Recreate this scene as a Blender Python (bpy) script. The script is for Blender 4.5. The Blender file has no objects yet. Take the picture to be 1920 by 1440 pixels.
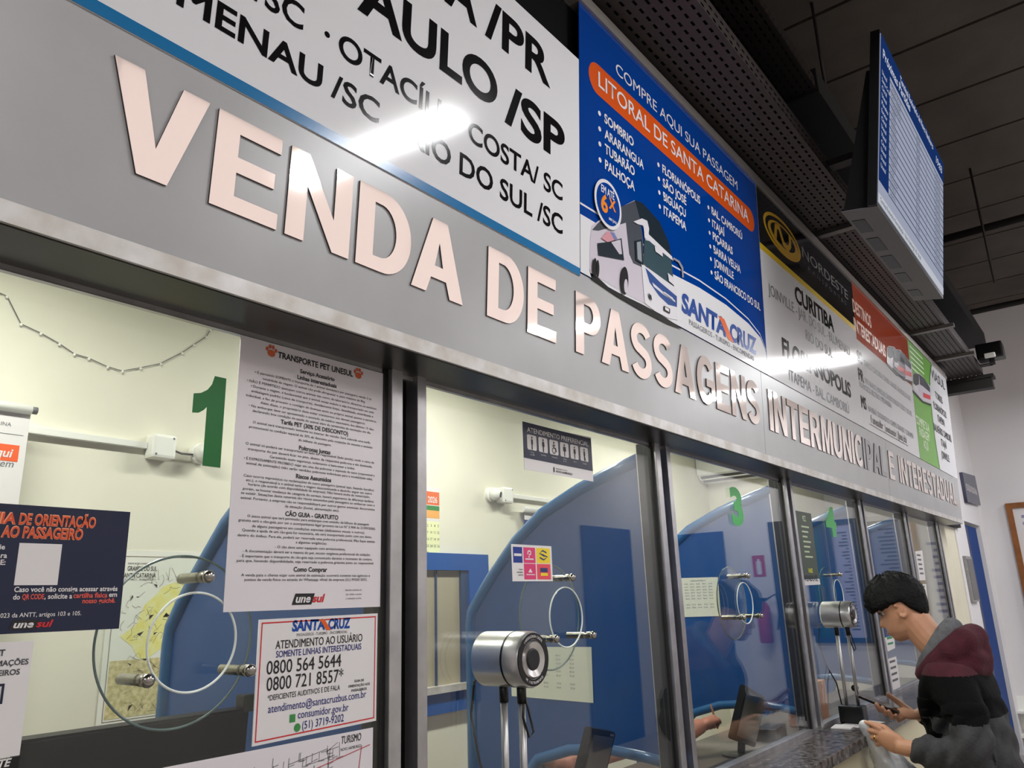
import bpy, bmesh, math, random
from mathutils import Vector, Matrix
random.seed(7)
S = bpy.context.scene
COL = S.collection

# ------------------------------------------------------------------ camera, world, exposure, main lamps
R = ((0.61851913, 0.19255352, 0.76181181), (-0.78506458, 0.19249701, 0.58874315), (-0.03328193, -0.96222037, 0.27023003))
FPX = 1451.92
EYE = Vector((0.0, -1.2, 1.58))
cd = bpy.data.cameras.new('camera'); cam = bpy.data.objects.new('camera', cd); COL.objects.link(cam)
cd.sensor_width = 36; cd.lens = 36 * FPX / 1920; cd.clip_start = 0.02
mw = Matrix(((R[0][0], -R[0][1], -R[0][2], EYE.x), (R[1][0], -R[1][1], -R[1][2], EYE.y), (R[2][0], -R[2][1], -R[2][2], EYE.z), (0, 0, 0, 1)))
cam.matrix_world = mw
S.camera = cam
W = bpy.data.worlds.new('world'); S.world = W; W.use_nodes = True
W.node_tree.nodes['Background'].inputs[0].default_value = (0.55, 0.6, 0.65, 1)
W.node_tree.nodes['Background'].inputs[1].default_value = 0.02
S.view_settings.view_transform = 'Standard'
S.view_settings.look = 'None'
S.view_settings.gamma = 1
S.view_settings.use_curve_mapping = False
S.view_settings.exposure = -0.55
S.cycles.transparent_max_bounces = 24

def area(name, loc, sx, sy, power, col, rot=(0, 0, 0), spread=180):
    l = bpy.data.lights.new(name, 'AREA'); l.shape = 'RECTANGLE'; l.size = sx; l.size_y = sy
    l.energy = power; l.color = col; l.spread = math.radians(spread)
    o = bpy.data.objects.new(name, l); o.location = loc; o.rotation_euler = rot; COL.objects.link(o); return o
HALL_LAMPS = [(-2.9, -1.85), (2.25, -1.85), (7.4, -1.6), (8.75, -2.75)]  # last one is added to brighten the end wall mirrored by the letters
for x, y in HALL_LAMPS:
    area('hall_tube_light', (x, y, 3.545), 0.17, 1.2, 58, (0.97, 0.985, 1))
area('opposite_wall_fill', (0.5, -3.0, 3.5), 0.12, 1.2, 40, (0.97, 0.985, 1))  # extra lamps without fixtures, added to brighten the opposite wall
area('opposite_wall_fill', (5.2, -3.0, 3.5), 0.12, 1.2, 40, (0.97, 0.985, 1))
BOOTH_LAMPS = [0.4, 2.6, 4.9, 7.2]
for x in BOOTH_LAMPS:
    area('booth_tube_light', (x, 0.85, 2.80), 1.2, 0.1, 41, (1, 1, 0.93))

# ------------------------------------------------------------------ pixel rays onto real planes (image taken as 1920 x 1440)
def ray(px, py):
    c = ((px - 960) / FPX, (py - 720) / FPX, 1.0)
    return Vector([sum(R[i][k] * c[k] for k in range(3)) for i in range(3)])
class Frame:
    def __init__(s, O, U, V, N):
        s.O, s.U, s.V, s.N = Vector(O), Vector(U), Vector(V), Vector(N)
    def w(s, u, v, h=0.0):
        return s.O + s.U * u + s.V * v + s.N * h
    def px(s, a, b):
        r = ray(a, b); t = (s.O - EYE).dot(s.N) / r.dot(s.N); P = EYE + r * t - s.O
        return (P.dot(s.U), P.dot(s.V))
TILT = 0.06166
ST, CT = math.sin(TILT), math.cos(TILT)
GT, YF = 2.0756, -0.1296                       # glass top / fascia foot
FA = Frame((0, YF, GT), (1, 0, 0), (0, -ST, CT), (0, -CT, -ST))
GL = Frame((0, 0, 0), (1, 0, 0), (0, 0, 1), (0, -1, 0))
BW = Frame((0, 1.6, 0), (1, 0, 0), (0, 0, 1), (0, -1, 0))
def XP(x): return Frame((x, 0, 0), (0, -1, 0), (0, 0, 1), (-1, 0, 0))
def YP(y): return Frame((0, y, 0), (1, 0, 0), (0, 0, 1), (0, -1, 0))
EW = XP(9.65)

# ------------------------------------------------------------------ materials
def lin(c):
    return tuple(((v / 255) / 12.92 if v / 255 <= 0.04045 else ((v / 255 + 0.055) / 1.055) ** 2.4) for v in c) + (1.0,)
MATS = {}
def mat(name, c, rough=0.5, metal=0.0, spec=0.5, noise=None, bump=None, c2=None, coat=0.0):
    if name in MATS: return MATS[name]
    m = bpy.data.materials.new(name); m.use_nodes = True; nt = m.node_tree; b = nt.nodes['Principled BSDF']
    b.inputs['Base Color'].default_value = lin(c); b.inputs['Roughness'].default_value = rough
    b.inputs['Metallic'].default_value = metal; b.inputs['Specular IOR Level'].default_value = spec
    b.inputs['Coat Weight'].default_value = coat; b.inputs['Coat Roughness'].default_value = 0.08
    if noise or bump:
        tc = nt.nodes.new('ShaderNodeTexCoord')
        mp = nt.nodes.new('ShaderNodeMapping'); nt.links.new(tc.outputs['Object'], mp.inputs[0])
        n = nt.nodes.new('ShaderNodeTexNoise'); nt.links.new(mp.outputs[0], n.inputs['Vector'])
        sc = noise if noise else bump
        n.inputs['Scale'].default_value = sc[0]; n.inputs['Detail'].default_value = 5
        if len(sc) > 2: mp.inputs['Scale'].default_value = sc[2]
        if noise:
            r = nt.nodes.new('ShaderNodeValToRGB'); nt.links.new(n.outputs[0], r.inputs[0])
            k = sc[1]
            r.color_ramp.elements[0].position = 0.35; r.color_ramp.elements[1].position = 0.65
            a = lin(c); bb = lin(c2) if c2 else tuple(v * (1 - k) for v in a[:3]) + (1,)
            r.color_ramp.elements[0].color = bb; r.color_ramp.elements[1].color = a
            nt.links.new(r.outputs[0], b.inputs['Base Color'])
        if bump:
            bp = nt.nodes.new('ShaderNodeBump'); bp.inputs['Strength'].default_value = bump[1]; bp.inputs['Distance'].default_value = 0.01
            if noise:
                n2 = nt.nodes.new('ShaderNodeTexNoise'); n2.inputs['Scale'].default_value = bump[0]; n2.inputs['Detail'].default_value = 4
                nt.links.new(tc.outputs['Object'], n2.inputs['Vector']); nt.links.new(n2.outputs[0], bp.inputs['Height'])
            else: nt.links.new(n.outputs[0], bp.inputs['Height'])
            nt.links.new(bp.outputs[0], b.inputs['Normal'])
    MATS[name] = m; return m
def emit(name, c, s):
    if name in MATS: return MATS[name]
    m = bpy.data.materials.new(name); m.use_nodes = True; nt = m.node_tree
    nt.nodes.remove(nt.nodes['Principled BSDF']); e = nt.nodes.new('ShaderNodeEmission')
    e.inputs[0].default_value = lin(c); e.inputs[1].default_value = s
    nt.links.new(e.outputs[0], nt.nodes['Material Output'].inputs[0]); MATS[name] = m; return m
def glass_mat(name, tint=(1, 1, 1), refl=1.0, ior=1.5, film=0.0, filmcol=(150, 160, 165)):
    if name in MATS: return MATS[name]
    m = bpy.data.materials.new(name); m.use_nodes = True; nt = m.node_tree; nt.nodes.remove(nt.nodes['Principled BSDF'])
    geo = nt.nodes.new('ShaderNodeNewGeometry'); fr = nt.nodes.new('ShaderNodeFresnel')
    mr = nt.nodes.new('ShaderNodeMapRange'); nt.links.new(geo.outputs['Backfacing'], mr.inputs[0])
    mr.inputs['To Min'].default_value = ior; mr.inputs['To Max'].default_value = 1 / ior
    nt.links.new(mr.outputs[0], fr.inputs['IOR'])
    mul = nt.nodes.new('ShaderNodeMath'); mul.operation = 'MULTIPLY'; mul.inputs[1].default_value = refl; mul.use_clamp = True
    nt.links.new(fr.outputs[0], mul.inputs[0])
    t = nt.nodes.new('ShaderNodeBsdfTransparent'); t.inputs[0].default_value = tuple(tint) + (1,)
    g = nt.nodes.new('ShaderNodeBsdfGlossy'); g.inputs['Roughness'].default_value = 0.0
    mx = nt.nodes.new('ShaderNodeMixShader'); nt.links.new(mul.outputs[0], mx.inputs[0])
    nt.links.new(t.outputs[0], mx.inputs[1]); nt.links.new(g.outputs[0], mx.inputs[2])
    out = mx
    if film > 0:
        d = nt.nodes.new('ShaderNodeBsdfDiffuse'); d.inputs[0].default_value = lin(filmcol)
        tc = nt.nodes.new('ShaderNodeTexCoord'); n = nt.nodes.new('ShaderNodeTexNoise'); n.inputs['Scale'].default_value = 9; n.inputs['Detail'].default_value = 6
        nt.links.new(tc.outputs['Object'], n.inputs['Vector'])
        m2 = nt.nodes.new('ShaderNodeMapRange'); nt.links.new(n.outputs[0], m2.inputs[0])
        m2.inputs['From Min'].default_value = 0.3; m2.inputs['From Max'].default_value = 0.8; m2.inputs['To Max'].default_value = film * 2
        mx2 = nt.nodes.new('ShaderNodeMixShader'); nt.links.new(m2.outputs[0], mx2.inputs[0])
        nt.links.new(mx.outputs[0], mx2.inputs[1]); nt.links.new(d.outputs[0], mx2.inputs[2]); out = mx2
    nt.links.new(out.outputs[0], nt.nodes['Material Output'].inputs[0]); MATS[name] = m; return m
def perforated(name, c, pitch=0.046, row=0.034, hx=0.29, hy=0.15):
    m = bpy.data.materials.new(name); m.use_nodes = True; nt = m.node_tree; b = nt.nodes['Principled BSDF']
    b.inputs['Base Color'].default_value = lin(c); b.inputs['Roughness'].default_value = 0.5; b.inputs['Metallic'].default_value = 0.6
    def M(op, a, bv=None, cv=None):
        n = nt.nodes.new('ShaderNodeMath'); n.operation = op
        for i, v in enumerate((a, bv, cv)):
            if v is None: continue
            if isinstance(v, (int, float)): n.inputs[i].default_value = v
            else: nt.links.new(v, n.inputs[i])
        return n.outputs[0]
    g = nt.nodes.new('ShaderNodeNewGeometry'); sp = nt.nodes.new('ShaderNodeSeparateXYZ'); nt.links.new(g.outputs['Position'], sp.inputs[0])
    v = M('DIVIDE', M('SUBTRACT', sp.outputs[1], sp.outputs[2]), row); rw = M('FLOOR', v)
    u = M('ADD', M('DIVIDE', sp.outputs[0], pitch), M('MULTIPLY', M('MODULO', M('ADD', rw, 1000.0), 2.0), 0.5))
    a = M('LESS_THAN', M('ABSOLUTE', M('SUBTRACT', M('FRACT', u), 0.5)), hx)
    bb = M('LESS_THAN', M('ABSOLUTE', M('SUBTRACT', M('FRACT', v), 0.5)), hy)
    h = M('MULTIPLY', a, bb)
    t = nt.nodes.new('ShaderNodeBsdfTransparent'); mx = nt.nodes.new('ShaderNodeMixShader')
    nt.links.new(h, mx.inputs[0]); nt.links.new(b.outputs[0], mx.inputs[1]); nt.links.new(t.outputs[0], mx.inputs[2])
    nt.links.new(mx.outputs[0], nt.nodes['Material Output'].inputs[0]); return m

# ------------------------------------------------------------------ object helpers
def tag(o, label=None, cat=None, group=None, kind=None):
    if label: o['label'] = label
    if cat: o['category'] = cat
    if group: o['group'] = group
    if kind: o['kind'] = kind
    return o
def thing(name, label, cat, loc, group=None):
    o = bpy.data.objects.new(name, None); o.empty_display_size = 0.05; COL.objects.link(o); o.location = loc
    return tag(o, label, cat, group)
def wloc(p):
    v = Vector((0, 0, 0))
    while p is not None: v += p.location; p = p.parent
    return v
def put(name, me, mats, parent=None, smooth=False):
    """world-space mesh -> object under parent (or with its own base as origin)"""
    if not isinstance(mats, (list, tuple)): mats = [mats]
    idx = [p.material_index for p in me.polygons]
    me.materials.clear()
    for m in mats: me.materials.append(m)
    if len(mats) > 1:
        for p, k in zip(me.polygons, idx): p.material_index = min(k, len(mats) - 1)
    else:
        for p in me.polygons: p.material_index = 0
    o = bpy.data.objects.new(name, me); COL.objects.link(o); me.name = name
    if parent is not None:
        base = wloc(parent); o.parent = parent; o.location = (0, 0, 0)
        # a part keeps its parent's origin
    else:
        vs = [v.co for v in me.vertices]
        base = Vector((sum(v.x for v in vs) / len(vs), sum(v.y for v in vs) / len(vs), min(v.z for v in vs)))
        o.location = base
    me.transform(Matrix.Translation(-base))
    if smooth:
        for p in me.polygons: p.use_smooth = True
        me.set_sharp_from_angle(angle=math.radians(38))
    return o
def bm_put(name, bm, mats, parent=None, smooth=False):
    me = bpy.data.meshes.new(name); bmesh.ops.recalc_face_normals(bm, faces=bm.faces[:]); bm.to_mesh(me); bm.free()
    return put(name, me, mats, parent, smooth)
def struct(name, bm, m, smooth=False):
    o = bm_put(name, bm, m, None, smooth); o['kind'] = 'structure'; return o
def hexa(bm, P, mi=0):
    v = [bm.verts.new(p) for p in P]
    fs = [(0, 3, 2, 1), (4, 5, 6, 7), (0, 1, 5, 4), (1, 2, 6, 5), (2, 3, 7, 6), (3, 0, 4, 7)]
    out = []
    for f in fs:
        q = bm.faces.new([v[i] for i in f]); q.material_index = mi; out.append(q)
    return out
def box(bm, a, b, mi=0, bev=0.0):
    x0, y0, z0 = a; x1, y1, z1 = b
    P = [(x0, y0, z0), (x1, y0, z0), (x1, y1, z0), (x0, y1, z0), (x0, y0, z1), (x1, y0, z1), (x1, y1, z1), (x0, y1, z1)]
    fs = hexa(bm, P, mi)
    if bev > 0:
        es = list({e for f in fs for e in f.edges})
        bmesh.ops.bevel(bm, geom=es, offset=bev, segments=2, affect='EDGES', profile=0.6)
def fbox(bm, fr, u0, u1, v0, v1, h0, h1, mi=0):
    hexa(bm, [fr.w(u0, v0, h0), fr.w(u1, v0, h0), fr.w(u1, v1, h0), fr.w(u0, v1, h0), fr.w(u0, v0, h1), fr.w(u1, v0, h1), fr.w(u1, v1, h1), fr.w(u0, v1, h1)], mi)
def newbox(a, b, bev=0.0):
    bm = bmesh.new(); box(bm, a, b, 0, bev); return bm
def tube(bm, pts, r, seg=10, mi=0, cap=True, closed=False):
    pts = [Vector(p) for p in pts]; n = len(pts)
    rs = r if isinstance(r, (list, tuple)) else [r] * n
    rings = []; up = Vector((0, 0, 1)); prev = None
    for i, p in enumerate(pts):
        if closed: d = pts[(i + 1) % n] - pts[i - 1]
        else: d = (pts[min(i + 1, n - 1)] - pts[max(i - 1, 0)])
        d.normalize()
        if prev is None:
            a = d.cross(up) if abs(d.z) < 0.95 else d.cross(Vector((1, 0, 0)))
        else:
            a = prev - d * prev.dot(d)
        a.normalize(); prev = a; b = d.cross(a)
        rings.append([bm.verts.new(p + (a * math.cos(2 * math.pi * k / seg) + b * math.sin(2 * math.pi * k / seg)) * rs[i]) for k in range(seg)])
    m = n if closed else n - 1
    for i in range(m):
        A, B = rings[i], rings[(i + 1) % n]
        for k in range(seg):
            f = bm.faces.new((A[k], A[(k + 1) % seg], B[(k + 1) % seg], B[k])); f.material_index = mi; f.smooth = True
    if cap and not closed:
        f = bm.faces.new(rings[0][::-1]); f.material_index = mi
        f = bm.faces.new(rings[-1]); f.material_index = mi
def lathe(bm, O, D, prof, seg=32, mi=0, caps=True):
    """prof: list of (distance along D, radius)"""
    O = Vector(O); D = Vector(D).normalized(); a = D.orthogonal().normalized(); b = D.cross(a); rings = []
    for t, r in prof:
        rings.append([bm.verts.new(O + D * t + (a * math.cos(2 * math.pi * k / seg) + b * math.sin(2 * math.pi * k / seg)) * max(r, 1e-5)) for k in range(seg)])
    for i in range(len(rings) - 1):
        A, B = rings[i], rings[i + 1]
        for k in range(seg):
            f = bm.faces.new((A[k], A[(k + 1) % seg], B[(k + 1) % seg], B[k])); f.material_index = mi
    if caps:
        f = bm.faces.new(rings[0][::-1]); f.material_index = mi
        f = bm.faces.new(rings[-1]); f.material_index = mi
def ell(bm, c, rad, mi=0, seg=16, rings=10, rot=None):
    M = Matrix.Translation(Vector(c)) @ (rot.to_4x4() if rot else Matrix.Identity(4)) @ Matrix.Diagonal((*rad, 1))
    g = bmesh.ops.create_uvsphere(bm, u_segments=seg, v_segments=rings, radius=1, matrix=M)
    for v in g['verts']:
        for f in v.link_faces: f.material_index = mi; f.smooth = True
def append_mesh(bm, me, M, mi=0):
    n0 = len(bm.faces); me.transform(M); bm.from_mesh(me); bm.faces.ensure_lookup_table()
    for f in bm.faces[n0:]: f.material_index = mi
    bpy.data.meshes.remove(me)
def from_curve(c):
    o = bpy.data.objects.new('c', c); COL.objects.link(o)
    dg = bpy.context.evaluated_depsgraph_get(); me = bpy.data.meshes.new_from_object(o.evaluated_get(dg)); bpy.data.objects.remove(o); bpy.data.curves.remove(c)
    return me
def fmat(fr, u0=0, v0=0, h=0):
    o = fr.w(u0, v0, h)
    return Matrix(((fr.U.x, fr.V.x, fr.N.x, o.x), (fr.U.y, fr.V.y, fr.N.y, o.y), (fr.U.z, fr.V.z, fr.N.z, o.z), (0, 0, 0, 1)))
def shape(bm, fr, loops, h0=0.0, h1=None, mi=0):
    """flat (h1 None) or extruded polygon with holes in frame coordinates"""
    c = bpy.data.curves.new('s', 'CURVE'); c.dimensions = '2D'; c.fill_mode = 'BOTH'
    for L in loops:
        sp = c.splines.new('POLY'); sp.points.add(len(L) - 1); sp.use_cyclic_u = True
        for p, q in zip(sp.points, L): p.co = (q[0], q[1], 0, 1)
    if h1 is not None: c.extrude = abs(h1 - h0) / 2; h = (h0 + h1) / 2
    else: h = h0
    append_mesh(bm, from_curve(c), fmat(fr, 0, 0, h), mi)
def pxloop(fr, pts): return [fr.px(*p) for p in pts]
def circ(cx, cy, rx, ry=None, n=40, a0=0, a1=2 * math.pi):
    ry = rx if ry is None else ry
    return [(cx + rx * math.cos(a0 + (a1 - a0) * k / n), cy + ry * math.sin(a0 + (a1 - a0) * k / n)) for k in range(n)]
def rrect(u0, v0, u1, v1, r, n=6):
    o = []
    for cx, cy, a in ((u1 - r, v1 - r, 0), (u0 + r, v1 - r, 90), (u0 + r, v0 + r, 180), (u1 - r, v0 + r, 270)):
        for k in range(n + 1):
            t = math.radians(a + 90 * k / n); o.append((cx + r * math.cos(t), cy + r * math.sin(t)))
    return o
CAP = 0.0
def glyph_mesh(s, bold, res, shear=0.0):
    """text outline as a mesh; M and 4 are thickened by overlapping copies (their outlines cannot be offset cleanly)"""
    def make(off, odd):
        c = bpy.data.curves.new('t', 'FONT'); c.body = s; c.size = 1.0; c.offset = off; c.resolution_u = res; c.shear = shear
        if odd is not None:
            c.materials.append(M0); c.materials.append(M1)
            for i, ch in enumerate(s):
                if ch in 'M4': c.body_format[i].material_index = 1
        me = from_curve(c)
        if odd is not None:
            b = bmesh.new(); b.from_mesh(me); bmesh.ops.delete(b, geom=[f for f in b.faces if (f.material_index == 1) != odd], context='FACES'); b.to_mesh(me); b.free()
            me.materials.clear()
        return me
    if bold <= 0 or not any(ch in 'M4' for ch in s): return make(bold, None)
    M0 = MATS.get('_a') or bpy.data.materials.new('ink_a'); M1 = MATS.get('_b') or bpy.data.materials.new('ink_b'); MATS['_a'] = M0; MATS['_b'] = M1
    b = bmesh.new(); me = make(bold, False); b.from_mesh(me); bpy.data.meshes.remove(me)
    for n_, (dx, dy) in enumerate(((-1, -1), (-1, 1), (1, -1), (1, 1), (0, -1), (0, 1), (-1, 0), (1, 0), (0, 0))):
        me = make(0.0, True); me.transform(Matrix.Translation((dx * bold, dy * bold * .9, .00004 * n_))); b.from_mesh(me); bpy.data.meshes.remove(me)
    me = bpy.data.meshes.new('g'); b.to_mesh(me); b.free(); return me
def cap_h():
    global CAP
    if CAP == 0:
        me = glyph_mesh('H', 0, 2); CAP = max(v.co.y for v in me.vertices) - min(v.co.y for v in me.vertices); bpy.data.meshes.remove(me)
    return CAP
def text(bm, fr, s, u0, v0, cap, u1=None, align='L', bold=0.0, mi=0, h=0.0012, res=3, shear=0.0, rise=0.0):
    """one line: cap height cap, baseline v0; when u1 is given it spans u0..u1; rise = slope of the baseline"""
    me = glyph_mesh(s, bold, res, shear)
    if len(me.vertices) == 0: bpy.data.meshes.remove(me); return
    xs = [v.co.x for v in me.vertices]; x0, x1 = min(xs), max(xs); k = cap / cap_h()
    kx = k
    if u1 is not None: kx = (u1 - u0) / (x1 - x0)
    if align == 'L' or u1 is not None: ox = u0 - x0 * kx
    elif align == 'C': ox = u0 - (x0 + x1) / 2 * kx
    else: ox = u0 - x1 * kx
    for v in me.vertices:
        x = ox + v.co.x * kx
        v.co = (x, v0 + v.co.y * k + rise * (x - u0), v.co.z)
    append_mesh(bm, me, fmat(fr, 0, 0, h), mi)
def ptext(bm, fr, s, a, b, cap, bold=0.0, mi=0, h=0.0012, res=3, shear=0.0, tilt=False):
    """line from pixel a (left, baseline) to pixel b (right, baseline)"""
    A, B = fr.px(*a), fr.px(*b)
    if tilt: text(bm, fr, s, A[0], A[1], cap, B[0], bold=bold, mi=mi, h=h, res=res, shear=shear, rise=(B[1] - A[1]) / (B[0] - A[0]))
    else: text(bm, fr, s, A[0], (A[1] + B[1]) / 2, cap, B[0], bold=bold, mi=mi, h=h, res=res, shear=shear)
def sheet(name, fr, loop, m, parent, h0=0.0, h1=0.0008, back=True):
    bm = bmesh.new(); shape(bm, fr, [loop], h0, h1); return bm_put(name, bm, m, parent)
def quad(u0, v0, u1, v1): return [(u0, v0), (u1, v0), (u1, v1), (u0, v1)]

# ------------------------------------------------------------------ palette
M_white = mat('white_print', (230, 230, 234), 0.11, spec=0.22)
M_black_print = mat('black_print', (14, 14, 16), 0.11)
M_bluestripe = mat('stripe_blue', (0, 112, 170), 0.2)
M_grey = mat('fascia_grey', (176, 176, 178), 0.3, noise=(5, 0.08), spec=0.5)
M_alu = mat('aluminium', (205, 203, 205), 0.32, 0.85, noise=(14, 0.22))
M_alu_dirty = mat('dirty_aluminium', (222, 220, 220), 0.4, 0.2, noise=(13, 0.12), c2=(192, 186, 178))
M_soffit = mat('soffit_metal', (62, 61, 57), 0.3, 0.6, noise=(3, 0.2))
M_dark = mat('dark_recess', (9, 9, 10), 0.8, spec=.1)
M_mirror = mat('letter_mirror', (255, 240, 234), 0.05, 0.5)
M_letterside = mat('letter_side', (74, 70, 72), 0.5)
M_worn = mat('worn_letter_face', (150, 148, 150), 0.3, 0.4)
M_worndark = mat('worn_letter_side', (48, 46, 50), 0.5)
M_cream = mat('cream_wall', (232, 229, 212), 0.7, noise=(2.2, 0.05), bump=(30, 0.04))
M_hallwall = mat('hall_wall', (226, 223, 224), 0.65, noise=(1.5, 0.05), bump=(40, 0.03))
M_blue = mat('partition_blue', (0, 66, 128), 0.32, noise=(4, 0.12))
M_bluetube = mat('tube_blue', (34, 92, 142), 0.22)
M_bluetrim = mat('trim_blue', (10, 82, 158), 0.35)
M_paper = mat('paper', (226, 222, 222), 0.45)
M_paperg = mat('paper_gloss', (226, 220, 224), 0.22)
M_papery = mat('paper_cream', (214, 216, 198), 0.6)
M_ink = mat('ink', (22, 20, 24), 0.5)
M_inkgrey = mat('ink_grey', (96, 96, 100), 0.5)
M_navy = mat('navy_print', (27, 34, 62), 0.25)
M_orange = mat('orange_print', (238, 96, 42), 0.35)
M_red = mat('red_print', (206, 40, 48), 0.35)
M_green = mat('green_vinyl', (0, 104, 36), 0.4)
M_blackp = mat('black_plastic', (14, 14, 15), 0.35)
M_chrome = mat('chrome', (232, 230, 226), 0.12, 1.0)
M_steel = mat('brushed_steel', (236, 235, 234), 0.3, 0.92, bump=(60, 0.05))
M_granite = mat('granite', (112, 104, 102), 0.22, spec=.3, noise=(46, 0.5), c2=(16, 15, 16))
M_whitep = mat('white_plastic', (238, 238, 232), 0.4)
M_skin = mat('skin', (200, 146, 114), 0.5, noise=(30, 0.06))
M_glass = glass_mat('pane_glass', (0.985, 0.995, 0.985), 1.0, film=0.012)
M_disc = glass_mat('disc_glass', (0.97, 0.99, 0.98), 0.8)
M_glassedge = mat('glass_edge', (84, 104, 102), 0.2)
M_holeedge = mat('hole_edge', (226, 232, 226), 0.25)
M_ceil = mat('concrete', (84, 76, 69), 0.85, noise=(3, 0.25), bump=(20, 0.1))
M_darkmetal = mat('dark_metal', (52, 48, 48), 0.55, 0.4)

# ================================================================== SETTING
GRAN = 1.008
DESK = 0.93
struct('floor', newbox((-6, -3.8, -0.1), (9.75, 1.7, 0.0)), mat('floor_tile', (168, 160, 152), 0.35, noise=(6, 0.1)))
bm = bmesh.new()                                          # precast ceiling planks with open joints
x = 4.345 - 0.6166 * 18
while x < 10.2:
    box(bm, (x + 0.012, -3.8, 4.5), (min(x + 0.6166 - 0.012, 10.2), 0.3, 4.62)); x += 0.6166
box(bm, (-7, -3.8, 4.62), (10.3, 1.8, 4.7))
struct('ceiling', bm, M_ceil)
struct('wall_right', newbox((9.65, -3.9, 0), (9.8, 1.7, 4.62)), M_hallwall)
struct('wall_left', newbox((-6.15, -3.9, 0), (-6, 1.7, 4.62)), M_hallwall)
struct('wall_opposite', newbox((-6, -3.9, 0), (9.65, -3.75, 4.62)), mat('opposite_wall', (222, 216, 212), 0.6))
struct('wall_rear', newbox((-6, 1.6, 0), (9.65, 1.72, 3.0)), M_cream)
struct('wall_front', newbox((-6, -0.03, GT + .004), (8.0, 0.012, 4.62)), mat('upper_wall', (24, 22, 22), 0.9))  # near-black colour carries the unlit shade behind the trays
struct('trim_1', newbox((-6, 0.025, 0), (7.95, 0.07, DESK - .045)), M_cream)          # low wall under the glass
bm = bmesh.new(); box(bm, (7.86, 0.0, 0), (8.43, 0.14, 4.62))                # pier and wall round the blue door
box(bm, (8.43, 0.0, 2.17), (9.65, 0.14, 4.62)); box(bm, (9.36, 0.0, 0), (9.65, 0.14, 2.17))
struct('wall_corner', bm, M_hallwall)
bm = bmesh.new(); box(bm, (7.08, 0.01, GRAN), (7.86, 0.06, GT))
struct('trim_2', bm, mat('cream_board', (224, 218, 196), 0.55, noise=(3, 0.08)))
struct('trim_3', newbox((-6, 0.014, 2.92), (9.65, 1.6, 3.0)), M_cream)          # booth ceiling
bm = bmesh.new(); box(bm, (8.45, 0.035, 0), (9.34, 0.07, 2.15), 0, 0.004)
d1 = struct('door_1', bm, mat('door_blue', (0, 58, 128), 0.6, spec=.2))
bm = bmesh.new(); box(bm, (8.47, 0.03, 0.1), (8.76, 0.035, 2.13)); bm_put('door_stile', bm, mat('door_grey', (66, 70, 100), 0.6), d1)

# unseen glowing band added high on the opposite wall to brighten the mirror letters
bm = bmesh.new(); x = -5.9
cw = struct('window_8', newbox((-5.95, -3.75, 3.5), (9.5, -3.73, 3.56)), M_alu)
k = 0
while x < 9.2:
    b2 = bmesh.new(); box(b2, (x, -3.745, 3.57), (x + 1.25, -3.735, 4.48)); bm_put('glow_panel', b2, emit('added_glow', (255, 240, 234), 1.45), cw); x += 1.28

# mullions
def mullion(n, xc, w=0.125):
    t = bpy.data.objects.new('trim_%d' % n, None); COL.objects.link(t); t.location = (xc, 0, GRAN); t['kind'] = 'structure'
    h = w / 2
    for a, b, y0, y1, m, nm in ((-h, -h + .013, -.004, .05, M_blackp, 'gasket'), (-h + .013, -h + .045, -.016, .06, M_alu, 'aluminium_post'), (-h + .045, h - .035, .02, .06, M_dark, 'dark_channel'), (h - .035, h - .007, -.016, .06, M_alu, 'aluminium_post'), (h - .007, h, -.004, .05, M_blackp, 'gasket')):
        bm = bmesh.new(); box(bm, (xc + a, y0, GRAN), (xc + b, y1, GT), 0, 0.0015); bm_put(nm, bm, m, t)
MULL = [-0.12, 1.16, 2.35, 3.57, 4.80, 5.92, 7.02]
for i, xc in enumerate(MULL): mullion(4 + i, xc)
bm = bmesh.new(); box(bm, (-6, 0.0, GT - 0.012), (7.9, 0.011, GT)); box(bm, (-6, -0.005, GRAN), (7.9, 0.03, GRAN + 0.018))
struct('trim_11', bm, M_alu)

# glass panes with talk-through holes
HOLES = {1: (0.705, 1.535), 2: (1.757, 1.536), 3: (2.967, 1.545), 4: (4.180, 1.556)}
for i in range(1, 7):
    a, b = MULL[i - 1] + 0.06, MULL[i] - 0.06
    if i == 1: a = -0.06
    bm = bmesh.new(); loops = [quad(a, GRAN + 0.015, b, GT - 0.01)]
    if i in HOLES: loops.append(circ(*HOLES[i], 0.076, n=72))
    shape(bm, GL, loops, -0.008, 0.0)
    o = struct('window_%d' % i, bm, M_glass)
    if i in HOLES:
        cx, cz = HOLES[i]; b2 = bmesh.new()
        tube(b2, [(cx + 0.0755 * math.cos(t * math.pi / 36), 0.004, cz + 0.0755 * math.sin(t * math.pi / 36)) for t in range(72)], 0.0020, 8, closed=True)
        bm_put('hole_rim', b2, M_holeedge, o, True)

# ================================================================== FASCIA SIGN
fs = thing('fascia_sign', 'long grey fascia with raised mirror lettering above the ticket windows', 'sign', (3.6, YF, GT))
SEAMS = [-1.2, 3.006, 5.006, 7.43]
for a, b in zip(SEAMS[:-1], SEAMS[1:]):
    bm = bmesh.new(); fbox(bm, FA, a + .0015, b - .0015, 0.03, 0.368, -0.03, 0.0); bm_put('fascia_panel', bm, M_grey, fs)
bm = bmesh.new(); fbox(bm, FA, -1.2, 7.43, 0.0, 0.03, -0.04, 0.004); bm_put('edge_strip', bm, M_alu_dirty, fs)
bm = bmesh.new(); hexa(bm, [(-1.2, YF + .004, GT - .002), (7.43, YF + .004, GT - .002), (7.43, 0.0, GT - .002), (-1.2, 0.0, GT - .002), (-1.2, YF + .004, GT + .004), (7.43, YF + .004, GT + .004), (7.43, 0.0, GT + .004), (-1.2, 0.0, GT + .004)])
bm_put('soffit', bm, M_soffit, fs)
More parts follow.
